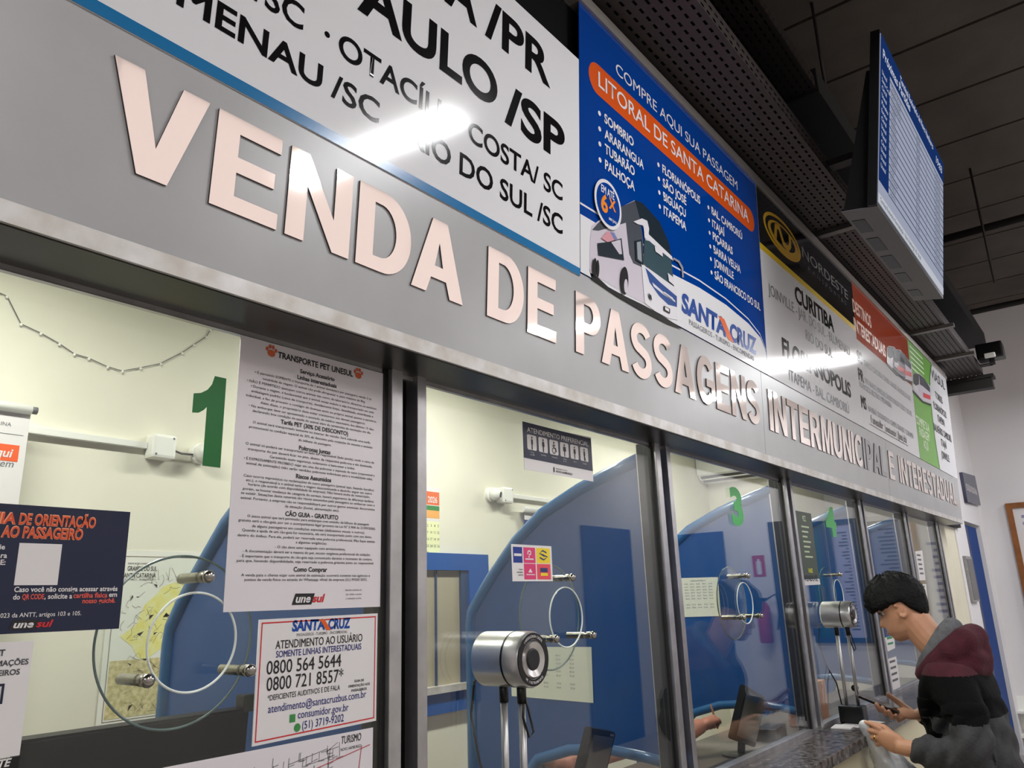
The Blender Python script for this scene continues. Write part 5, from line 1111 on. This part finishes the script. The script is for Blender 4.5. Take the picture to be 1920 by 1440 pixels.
framed(-.76, -1.2, 1.0, 2.38, M_alu, mat('board_greyblue', (150, 152, 168), .5), 'grey notice board beside the wooden framed notice', 26, 'notice_board')
framed(-1.27, -1.62, 1.0, 2.38, mat('board_bluetrim', (20, 70, 120), .4), mat('board_lilac', (176, 182, 220), .5), 'blue edged timetable board on the end wall', 30, 'timetable_board')
framed(-1.64, -1.9, 1.0, 2.38, mat('board_bluetrim', (0, 0, 0)), mat('board_teal', (0, 92, 110), .4), 'teal poster board on the end wall', 3, 'poster_board')
struct('door_2', newbox((9.61, -2.3, 0), (9.649, -2.08, 2.42)), mat('door_dark', (40, 46, 66), .5))
struct('door_3', newbox((9.61, -3.55, 0), (9.649, -2.9, 2.36)), mat('door_blue', (0, 0, 0)))
struct('door_4', newbox((7.6, -3.749, 0), (8.7, -3.72, 2.4)), mat('door_blue', (0, 0, 0)))
fsg = thing('extinguisher_sign', 'red bordered fire extinguisher sign on the end wall', 'sign', (9.64, -2.48, 1.78))
bm = bmesh.new(); fbox(bm, EW, 2.40, 2.56, 1.77, 2.03, 0, .003); bm_put('sheet', bm, mat('sign_red', (190, 40, 60), .4), fsg)
bm = bmesh.new(); shape(bm, EW, [rrect(2.45, 1.80, 2.51, 1.96, .012)], .004); fbox(bm, EW, 2.466, 2.494, 1.96, 1.985, .003, .005); bm_put('symbol', bm, M_paper, fsg)
ex = thing('fire_extinguisher', 'red fire extinguisher hung below its sign on the end wall', 'fire extinguisher', (9.55, -2.45, 1.0))
bm = bmesh.new(); lathe(bm, (9.55, -2.45, 1.0), (0, 0, 1), [(0, .07), (.02, .08), (.40, .08), (.46, .05), (.48, .03)], 24); bm_put('cylinder', bm, mat('sign_red', (0, 0, 0)), ex, True)
bm = bmesh.new(); box(bm, (9.53, -2.50, 1.48), (9.57, -2.40, 1.52), 0, .004); bm_put('valve', bm, M_blackp, ex)
bm = bmesh.new(); tube(bm, [(9.55, -2.40, 1.50), (9.55, -2.28, 1.56), (9.55, -2.25, 1.4), (9.55, -2.30, 1.15)], .012, 8); bm_put('hose', bm, M_blackp, ex)
# paper holder by the right edge
ph_ = thing('leaflet_shelf', 'white leaflet shelf on the end wall at the lower right edge', 'shelf', (9.5, -.2, .1))
bm = bmesh.new(); box(bm, (9.45, -.5, .14), (9.649, .0, .17)); box(bm, (9.45, -.5, .36), (9.649, .0, .38)); box(bm, (9.62, -.5, .1), (9.649, .0, .5)); bm_put('shelf_unit', bm, M_whitep, ph_)

# ================================================================== PEOPLE
def skin_mesh(nodes, edges, sub=2, root=0):
    me = bpy.data.meshes.new('sk'); me.from_pydata([n[0] for n in nodes], edges, [])
    o = bpy.data.objects.new('sk', me); COL.objects.link(o); o.modifiers.new('s', 'SKIN')
    for i, n in enumerate(nodes):
        r = n[1] if isinstance(n[1], tuple) else (n[1], n[1]); d = me.skin_vertices[0].data[i]; d.radius = r; d.use_root = (i == root)
    md = o.modifiers.new('d', 'SUBSURF'); md.levels = sub; md.render_levels = sub
    dg = bpy.context.evaluated_depsgraph_get(); dg.update(); r = bpy.data.meshes.new_from_object(o.evaluated_get(dg))
    bpy.data.objects.remove(o); bpy.data.meshes.remove(me); return r
def voxel(me, size, smooth=3):
    o = bpy.data.objects.new('vx', me); COL.objects.link(o); m = o.modifiers.new('r', 'REMESH'); m.mode = 'VOXEL'; m.voxel_size = size
    s_ = o.modifiers.new('s', 'SMOOTH'); s_.iterations = smooth; s_.factor = .4
    dg = bpy.context.evaluated_depsgraph_get(); dg.update(); r = bpy.data.meshes.new_from_object(o.evaluated_get(dg)); bpy.data.objects.remove(o); return r
class Skel:
    def __init__(s): s.n, s.e = [], []
    def add(s, p, r, parent=None):
        s.n.append((tuple(p), r))
        if parent is not None: s.e.append((parent, len(s.n) - 1))
        return len(s.n) - 1
    def chain(s, pts, rs, parent=None):
        for p, r in zip(pts, rs): parent = s.add(p, r, parent)
        return parent
def interp(z, T):
    for (a, b), (c, d) in zip(T[:-1], T[1:]):
        if a <= z <= c: return b + (d - b) * (z - a) / (c - a)
    return T[0][1] if z < T[0][0] else T[-1][1]
FRONT = [(-.118, .058), (-.110, .074), (-.098, .082), (-.085, .082), (-.078, .088), (-.068, .089), (-.060, .088), (-.045, .086), (-.02, .080), (0, .078), (.02, .088), (.035, .092), (.06, .090), (.085, .074), (.105, .046), (.117, .012)]
BACK = [(-.118, .010), (-.10, .030), (-.08, .055), (-.05, .078), (-.02, .090), (.02, .100), (.05, .100), (.08, .082), (.105, .048), (.117, .012)]
WIDE = [(-.118, .022), (-.105, .038), (-.085, .052), (-.06, .060), (-.03, .067), (0, .071), (.03, .075), (.06, .070), (.085, .056), (.105, .034), (.117, .010)]
NOSE = [(-.058, 0), (-.050, .006), (-.043, .020), (-.034, .026), (-.02, .019), (0, .009), (.018, .002), (.03, 0)]
def head_pt(z, a):
    f, b, w = interp(z, FRONT), interp(z, BACK), interp(z, WIDE); c, s_ = math.cos(a), math.sin(a)
    x = w * math.copysign(abs(s_) ** .92, s_); y = (f if c > 0 else b) * math.copysign(abs(c) ** .92, c)
    if c > 0:
        y += interp(z, NOSE) * math.exp(-(x / .0125) ** 2)
        y -= .010 * math.exp(-((abs(x) - .032) / .014) ** 2 - ((z - .004) / .013) ** 2)
        y -= .004 * math.exp(-(z + .0725) ** 2 / .000012) * math.exp(-(x / .022) ** 2)
        y += .004 * math.exp(-((z + .066) / .005) ** 2) * math.exp(-(x / .02) ** 2) + .004 * math.exp(-((z + .080) / .005) ** 2) * math.exp(-(x / .017) ** 2)
    return Vector((x, y, z))
def head_mesh(M):
    bm = bmesh.new(); zs = [-.118 + .235 * k / 52 for k in range(53)]; N = 64; rings = []
    for z in zs: rings.append([bm.verts.new(M @ head_pt(z, 2 * math.pi * k / N)) for k in range(N)])
    for A, B in zip(rings[:-1], rings[1:]):
        for k in range(N): bm.faces.new((A[k], A[(k + 1) % N], B[(k + 1) % N], B[k]))
    bm.faces.new(rings[0][::-1]); bm.faces.new(rings[-1])
    for sx in (-1, 1):   # ears
        for k in range(14):
            a = -2.2 + k * .36; c = M @ Vector((sx * (.073 + .006 * math.cos(a) * -1), -.008 - .016 * math.cos(a) * .9, -.008 + .029 * math.sin(a)))
            ell(bm, c, (.0066, .0066, .0070), seg=8, rings=6)
        ell(bm, M @ Vector((sx * .070, -.006, -.008)), (.006, .013, .024), seg=10, rings=8)
    me = bpy.data.meshes.new('h'); bmesh.ops.recalc_face_normals(bm, faces=bm.faces[:]); bm.to_mesh(me); bm.free(); return me
def hair_mesh(M, line, thick, seed, N=96, K=22):
    rr = random.Random(seed); bm = bmesh.new(); rings = []
    jit = [[rr.random() for _ in range(N)] for _ in range(K + 1)]
    for k in range(K + 1):
        row_ = []
        for i in range(N):
            a = 2 * math.pi * i / N - math.pi; z0 = interp(abs(a), line); t_ = max(0, (k - 1)) / (K - 1); z = z0 + (.118 - z0) * (1 - (1 - t_) ** 1.6)
            p = head_pt(min(z, .1165), a); th = interp(abs(a), thick) * (1 - t_) + .030 * t_
            if k == 0: q = p * .97
            else:
                n = Vector((p.x, p.y, p.z * .6 + .012)).normalized(); w_ = math.sin(a * 23 + k * .7) * .5 + math.sin(a * 41 - k * 1.3) * .5
                tuft = 1 + .16 * w_ + .34 * (jit[k][i] - .5); e = 1 if k > 1 else .8
                q = p + n * th * tuft * e + Vector((0, 0, .004 * math.sin(a * 9)))
                if k == 1 and abs(a) < 1.0: q.z -= .010 * (.5 + .5 * math.sin(a * 31)) + .004 * jit[k][i]
            row_.append(bm.verts.new(M @ q))
        rings.append(row_)
    for A, B in zip(rings[:-1], rings[1:]):
        for i in range(N): bm.faces.new((A[i], A[(i + 1) % N], B[(i + 1) % N], B[i]))
    bm.faces.new(rings[-1]); bmesh.ops.recalc_face_normals(bm, faces=bm.faces[:])
    me = bpy.data.meshes.new('hair'); bm.to_mesh(me); bm.free(); return me
def recolor(me, fn):
    for p in me.polygons: p.material_index = fn(p.center)
M_hair = mat('black_hair', (9, 8, 9), .6, spec=.25, bump=(160, .6))
M_jblack = mat('fleece_black', (8, 8, 9), .9, spec=.15, bump=(110, .3)); M_maroon = mat('fleece_maroon', (74, 18, 34), .9, noise=(30, .25), bump=(110, .3)); M_jgrey = mat('fleece_grey', (72, 72, 74), .9, spec=.2, noise=(30, .25), bump=(110, .3))
M_lining = mat('hood_lining', (104, 104, 108), .9, noise=(40, .3), bump=(90, .4)); M_pants = mat('trousers_dark', (34, 36, 46), .85); M_shoe = mat('shoe_dark', (26, 26, 28), .6)

# --- the customer
HC = Vector((3.4, -.445, 1.505))
HM = Matrix.Translation(HC) @ Matrix.Rotation(math.radians(-20), 4, 'X') @ Matrix.Rotation(math.radians(4), 4, 'Z') @ Matrix.Scale(.95, 4)
man = thing('person', 'person in black, maroon and grey hooded jacket looking down at a phone', 'person', (3.4, -.62, 0))
def limb(bm, pts, rs, seg=14):
    tube(bm, pts, list(rs), seg)
    for p, r_ in zip(pts, rs): ell(bm, p, (r_, r_, r_), seg=seg, rings=8)
def palm(bm, a, b, w, t, side):
    """flattened palm from wrist a to knuckles b; side = direction across the palm"""
    a, b = Vector(a), Vector(b); d = (b - a); L_ = d.length; d.normalize(); s_ = Vector(side); s_ = (s_ - d * s_.dot(d)).normalized(); n = d.cross(s_)
    ell(bm, (a + b) / 2, (w, L_ * .62, t), seg=18, rings=12, rot=Matrix((s_, d, n)).transposed())
bm = bmesh.new()
limb(bm, [(3.4, -.63, .87), (3.4, -.63, 1.02), (3.4, -.61, 1.16), (3.4, -.60, 1.25)], [.12, .105, .11, .09], 20)
limb(bm, [(3.29, -.60, 1.235), (3.4, -.60, 1.265), (3.51, -.60, 1.235)], [.045, .065, .045])
limb(bm, [(3.4, -.595, 1.29), (3.4, -.555, 1.355), (3.4, -.515, 1.41), (3.4, -.485, 1.46)], [.066, .060, .058, .060], 18)
for sx in (-1, 1): limb(bm, [(3.4 + sx * .08, -.62, .84), (3.4 + sx * .11, -.60, .53), (3.4 + sx * .11, -.65, .25), (3.4 + sx * .115, -.62, .195), (3.4 + sx * .12, -.50, .18)], [.095, .058, .042, .042, .032])
limb(bm, [(3.255, -.605, 1.235), (3.15, -.655, 1.06), (3.155, -.54, 1.035), (3.170, -.428, 1.040)], [.046, .036, .036, .0265])
palm(bm, (3.170, -.440, 1.040), (3.196, -.350, 1.068), .037, .0165, (.12, .3, -1))
FL = [([(3.196, -.356, 1.094), (3.203, -.324, 1.108), (3.213, -.300, 1.108)], [.0110, .0096, .0078]), ([(3.196, -.350, 1.080), (3.207, -.318, 1.083), (3.232, -.306, 1.078)], [.0112, .0100, .0082]), ([(3.196, -.351, 1.063), (3.209, -.322, 1.059), (3.234, -.314, 1.053)], [.0108, .0096, .0080]), ([(3.197, -.358, 1.046), (3.211, -.335, 1.038), (3.233, -.330, 1.033)], [.0098, .0086, .0072]), ([(3.205, -.400, 1.068), (3.228, -.362, 1.094), (3.238, -.328, 1.102)], [.0135, .0112, .0090])]
for pts, rs in FL: limb(bm, pts, rs, 10)
limb(bm, [(3.545, -.60, 1.235), (3.62, -.62, 1.07), (3.585, -.52, 1.075), (3.540, -.425, 1.100)], [.046, .036, .036, .0265])
palm(bm, (3.540, -.430, 1.098), (3.512, -.335, 1.110), .037, .0165, (1, .3, .25))
FR = [([(3.512, -.322, 1.116), (3.474, -.292, 1.120), (3.456, -.288, 1.142)], [.0112, .0098, .0084]), ([(3.500, -.334, 1.106), (3.464, -.314, 1.108), (3.448, -.310, 1.132)], [.0112, .0098, .0084]), ([(3.496, -.348, 1.098), (3.462, -.336, 1.096), (3.447, -.332, 1.120)], [.0106, .0092, .0080]), ([(3.500, -.364, 1.090), (3.468, -.358, 1.086), (3.453, -.355, 1.106)], [.0096, .0084, .0072]), ([(3.545, -.385, 1.112), (3.562, -.345, 1.140), (3.556, -.312, 1.168)], [.0140, .0118, .0094])]
for pts, rs in FR: limb(bm, pts, rs, 10)
me = head_mesh(HM); bm.from_mesh(me); bpy.data.meshes.remove(me)
me = bpy.data.meshes.new('b'); bm.to_mesh(me); bm.free()
put('body', voxel(me, .0034, 2), M_skin, man, True)
HAIR = put('hair', hair_mesh(HM, [(0, .020), (.5, .024), (.85, .022), (1.15, .012), (1.4, .020), (1.75, .018), (2.0, -.02), (2.5, -.050), (3.15, -.062)], [(0, .030), (.8, .026), (1.2, .016), (1.6, .016), (2.2, .012), (3.15, .010)], 4), M_hair, man, False)
for p in HAIR.data.polygons: p.use_smooth = True
for sx in (-1, 1):
    bm = bmesh.new(); ell(bm, HM @ Vector((sx * .032, .0655, .003)), (.011, .010, .0075)); e_ = bm_put('eye', bm, mat('eye_white', (214, 206, 200), .2), man, True)
    bm = bmesh.new(); ell(bm, HM @ Vector((sx * .033, .0745, .000)), (.0055, .0025, .0055)); bm_put('iris', bm, mat('iris_dark', (30, 20, 16), .2), e_, True)
    bm = bmesh.new(); tube(bm, [HM @ Vector((sx * .014, .0845, .004)), HM @ Vector((sx * .032, .082, .0085)), HM @ Vector((sx * .047, .069, .002))], [.0012, .0022, .0012], 6); bm_put('eyelash', bm, M_hair, man)
    bm = bmesh.new(); tube(bm, [HM @ Vector((sx * .012, .091, .022)), HM @ Vector((sx * .032, .089, .027)), HM @ Vector((sx * .052, .073, .021))], [.002, .0036, .0016], 6); bm_put('eyebrow', bm, M_hair, man)
bm = bmesh.new(); tube(bm, [HM @ Vector((-.021, .080, -.0735)), HM @ Vector((-.009, .0915, -.072)), HM @ Vector((0, .0935, -.0725)), HM @ Vector((.009, .0915, -.072)), HM @ Vector((.021, .080, -.0735))], [.0012, .003, .0034, .003, .0012], 8); bm_put('lips', bm, mat('lip', (170, 96, 88), .45), man, True)
# jacket
j = Skel()
hem = j.add((3.4, -.625, .80), (.185, .145)); t1 = j.chain([(3.4, -.625, .95), (3.4, -.60, 1.10), (3.4, -.59, 1.215), (3.4, -.59, 1.29)], [(.185, .15), (.18, .155), (.17, .145), (.11, .09)], hem)
tor = len(j.n) - 2
sl = j.chain([(3.235, -.605, 1.265), (3.165, -.650, 1.150), (3.135, -.668, 1.055), (3.150, -.58, 1.025), (3.166, -.485, 1.035), (3.170, -.452, 1.038)], [.082, .078, .074, .066, .056, .040], tor)
sr2 = j.chain([(3.565, -.60, 1.265), (3.62, -.63, 1.15), (3.635, -.635, 1.065), (3.60, -.55, 1.065), (3.555, -.46, 1.092), (3.535, -.408, 1.103)], [.082, .076, .070, .062, .054, .042], tor)
me = voxel(skin_mesh(j.n, j.e), .007, 4)
for v in me.vertices:     # soft folds at the elbows and waist
    c = v.co; d = 0
    if c.x < 3.26 and c.z < 1.16: d = .006 * math.sin(c.y * 95 + c.z * 70)
    elif c.z < 1.2: d = .005 * math.sin(c.z * 55 + c.x * 30 + c.y * 20)
    v.co = c + v.normal * d
def jc(c):
    if c.z > 1.278: return 1
    if c.z < 1.135 and (c.y < -.63 or c.x < 3.245): return 2
    return 0
recolor(me, jc)
put('jacket', me, [M_jblack, M_maroon, M_jgrey], man, True)
bm = bmesh.new()
hp = [(3.318, -.500, 1.272), (3.300, -.550, 1.310), (3.300, -.605, 1.350), (3.335, -.655, 1.385), (3.4, -.675, 1.395), (3.465, -.655, 1.385), (3.500, -.605, 1.350), (3.500, -.550, 1.310), (3.482, -.500, 1.272)]
limb(bm, hp, [.026, .036, .044, .050, .052, .050, .044, .036, .026])
for a_, b_ in ((2, 6), (3, 5)): limb(bm, [hp[a_], ((hp[a_][0] + hp[b_][0]) / 2, hp[a_][1] - .03, hp[a_][2] - .03), hp[b_]], [.038, .044, .038])
limb(bm, [(3.33, -.675, 1.33), (3.4, -.69, 1.325), (3.47, -.675, 1.33)], [.036, .040, .036])
limb(bm, [(3.27, -.58, 1.285), (3.33, -.66, 1.30), (3.4, -.675, 1.30), (3.47, -.66, 1.30), (3.53, -.58, 1.285)], [.035, .045, .05, .045, .035])
me = bpy.data.meshes.new('h'); bm.to_mesh(me); bm.free()
put('hood', voxel(me, .006, 14), M_maroon, man, True)
h_ = Skel(); h_.chain([(3.352, -.480, 1.270), (3.325, -.515, 1.315), (3.318, -.565, 1.370), (3.35, -.605, 1.425), (3.4, -.62, 1.44), (3.45, -.605, 1.425), (3.482, -.565, 1.370), (3.475, -.515, 1.315), (3.448, -.480, 1.270)], [.016, .026, .034, .037, .038, .037, .034, .026, .016])
put('hood_lining', voxel(skin_mesh(h_.n, h_.e), .005, 3), M_lining, man, True)
p_ = Skel(); r0 = p_.add((3.4, -.63, .84), (.15, .12))
for sx in (-1, 1): p_.chain([(3.4 + sx * .10, -.62, .76), (3.4 + sx * .112, -.60, .53), (3.4 + sx * .112, -.65, .27)], [.105, .078, .068], r0)
put('trousers', skin_mesh(p_.n, p_.e), M_pants, man, True)
for sx in (-1, 1):
    bm = bmesh.new(); ell(bm, (3.4 + sx * .118, -.575, .192), (.048, .135, .047)); bm_put('shoe', bm, M_shoe, man, True)
bm = bmesh.new(); lathe(bm, (3.203, -.336, 1.061), (.013, .029, -.004), [(-.0025, .0112), (0, .0120), (.0025, .0112)], 20, caps=False); bm_put('ring', bm, mat('gold', (220, 180, 90), .25, 1.0), man, True)
# phone in the right hand
ph0, ph1 = Vector((3.505, -.218, 1.166)), Vector((3.505, -.359, 1.112)); yd = (ph0 - ph1).normalized(); xd = Vector((1, 0, 0)); nd = xd.cross(yd)
PF = Frame((ph0 + ph1) / 2, xd, yd, nd); phn = thing('smartphone', 'dark smartphone held in the hand of the man', 'phone', (ph0 + ph1) / 2)
bm = bmesh.new(); fbox(bm, PF, -.036, .036, -.076, .076, -.004, .004); bmesh.ops.bevel(bm, geom=bm.edges[:], offset=.003, segments=2, affect='EDGES'); bm_put('case', bm, M_blackp, phn)
bm = bmesh.new(); fbox(bm, PF, -.033, .033, -.072, .072, .004, .0045); bm_put('phone_screen', bm, mat('phone_screen', (60, 48, 40), .1), phn)
# plastic bag
bm = bmesh.new(); limb(bm, [(3.226, -.330, 1.092), (3.236, -.318, 1.045), (3.275, -.335, .975), (3.34, -.37, .86), (3.38, -.37, .72)], [.012, .022, .045, .060, .062], 20)
limb(bm, [(3.236, -.318, 1.05), (3.31, -.34, .98), (3.42, -.37, .88), (3.44, -.37, .74)], [.018, .036, .055, .058], 20)
limb(bm, [(3.222, -.300, 1.10), (3.236, -.315, 1.06)], [.020, .016], 12)
me = bpy.data.meshes.new('bg'); bm.to_mesh(me); bm.free(); me = voxel(me, .007, 3)
for v in me.vertices: v.co = v.co + v.normal * (.007 * math.sin(v.co.z * 60 + v.co.x * 80) + .004 * math.sin(v.co.x * 160 + v.co.z * 30))
tag(put('plastic_bag', me, mat('bag_grey', (222, 225, 228), .22, noise=(9, .22), bump=(22, .6)), None, True), 'crinkled grey plastic bag held by the man against the counter', 'bag')
BAG = bpy.data.objects['plastic_bag']
for o_ in (man, phn, BAG):     # full-size figure stepped up to the counter
    o_.location = o_.location * 1.1 + Vector((0, .12, -.158)); o_.scale = (1.1, 1.1, 1.1)

# --- the clerk, mostly hidden behind the partition
ck = thing('person', 'person in grey short sleeves writing with a brown pen behind the third window', 'person', (2.78, .93, 0))
bm = bmesh.new()
limb(bm, [(2.78, 1.0, .60), (2.78, .98, .78), (2.78, .93, .96), (2.80, .90, 1.06)], [.13, .12, .125, .10], 20)
limb(bm, [(2.66, .86, 1.07), (2.80, .89, 1.09), (2.93, .85, 1.07)], [.055, .07, .055]); limb(bm, [(2.80, .88, 1.10), (2.81, .83, 1.25)], [.062, .058])
for sx in (-1, 1): limb(bm, [(2.78 + sx * .10, .92, .58), (2.78 + sx * .12, .62, .56), (2.78 + sx * .12, .64, .12), (2.78 + sx * .12, .52, .04)], [.085, .06, .042, .035])
limb(bm, [(2.94, .83, 1.06), (3.05, .62, 1.01), (3.10, .50, 1.000), (3.19, .415, 1.028), (3.255, .380, 1.046)], [.06, .05, .052, .041, .031])
palm(bm, (3.255, .380, 1.046), (3.325, .352, 1.066), .040, .022, (.2, 1, -.4))
for pts, rs in (([(3.325, .345, 1.076), (3.347, .335, 1.060), (3.345, .340, 1.040)], [.0120, .0108, .0092]), ([(3.325, .358, 1.070), (3.352, .352, 1.052), (3.348, .355, 1.034)], [.0120, .0108, .0092]), ([(3.325, .372, 1.060), (3.348, .370, 1.045), (3.344, .372, 1.030)], [.0112, .0100, .0088]), ([(3.318, .385, 1.052), (3.338, .386, 1.038), (3.332, .386, 1.026)], [.010, .009, .008]), ([(3.285, .340, 1.062), (3.318, .322, 1.066), (3.340, .326, 1.056)], [.0145, .0118, .0095])): limb(bm, pts, rs, 10)
limb(bm, [(2.64, .84, 1.07), (2.60, .62, .99), (2.80, .45, 1.03), (2.86, .42, 1.035)], [.06, .046, .034, .028]); palm(bm, (2.86, .42, 1.035), (2.94, .395, 1.03), .038, .018, (.2, 1, 0))
for k_ in range(4): limb(bm, [(2.93, .37 + .018 * k_, 1.03), (2.985 - .006 * k_, .365 + .018 * k_, 1.026)], [.0105, .008], 8)
limb(bm, [(2.87, .45, 1.04), (2.90, .48, 1.03)], [.012, .009], 8)
CH = Matrix.Translation((2.815, .80, 1.30)) @ Matrix.Rotation(math.radians(200), 4, 'Z') @ Matrix.Rotation(math.radians(-25), 4, 'X')
me = head_mesh(CH); bm.from_mesh(me); bpy.data.meshes.remove(me); me = bpy.data.meshes.new('b'); bm.to_mesh(me); bm.free()
put('body', voxel(me, .005, 2), mat('clerk_skin', (200, 134, 110), .55, noise=(30, .08)), ck, True)
put('hair', hair_mesh(CH, [(0, .06), (.8, .05), (1.4, .02), (2.0, -.02), (3.15, -.05)], [(0, .014), (3.15, .010)], 9), M_hair, ck, True)
j = Skel(); h0_ = j.add((2.78, 1.0, .58), (.18, .15)); tt = j.chain([(2.78, .98, .78), (2.78, .93, .95), (2.79, .90, 1.06)], [(.17, .14), (.175, .14), (.12, .10)], h0_)
j.chain([(2.94, .83, 1.07), (3.03, .66, 1.03), (3.075, .565, 1.025)], [.08, .074, .070], len(j.n) - 2); j.chain([(2.62, .84, 1.07), (2.60, .68, 1.0)], [.08, .07], len(j.n) - 5)
put('shirt', voxel(skin_mesh(j.n, j.e), .008, 3), mat('shirt_grey', (150, 152, 160), .8, noise=(50, .25)), ck, True)
p_ = Skel(); r0 = p_.add((2.78, 1.0, .58), (.17, .13))
for sx in (-1, 1): p_.chain([(2.78 + sx * .10, .88, .575), (2.78 + sx * .12, .60, .56), (2.78 + sx * .12, .62, .12)], [.10, .075, .065], r0)
put('trousers', skin_mesh(p_.n, p_.e), M_pants, ck, True)
bm = bmesh.new(); tube(bm, [(3.335, .335, 1.030), (3.325, .352, 1.125)], .0045, 8); tag(bm_put('pen', bm, mat('pen_brown', (130, 84, 60), .4), None), 'brown pen held upright in the clerk hand', 'pen')
st = thing('stool', 'dark round stool under the clerk', 'stool', (2.78, 1.02, 0))
bm = bmesh.new(); lathe(bm, (2.78, 1.02, .33), (0, 0, 1), [(0, .17), (.05, .18), (.07, .15)], 28); bm_put('seat', bm, M_blackp, st)
bm = bmesh.new(); tube(bm, [(2.78, 1.02, .03), (2.78, 1.02, .33)], .03, 12); bm_put('column', bm, M_darkmetal, st)
bm = bmesh.new(); lathe(bm, (2.78, 1.02, 0), (0, 0, 1), [(0, .2), (.02, .2), (.04, .05)], 28); bm_put('foot', bm, M_darkmetal, st)
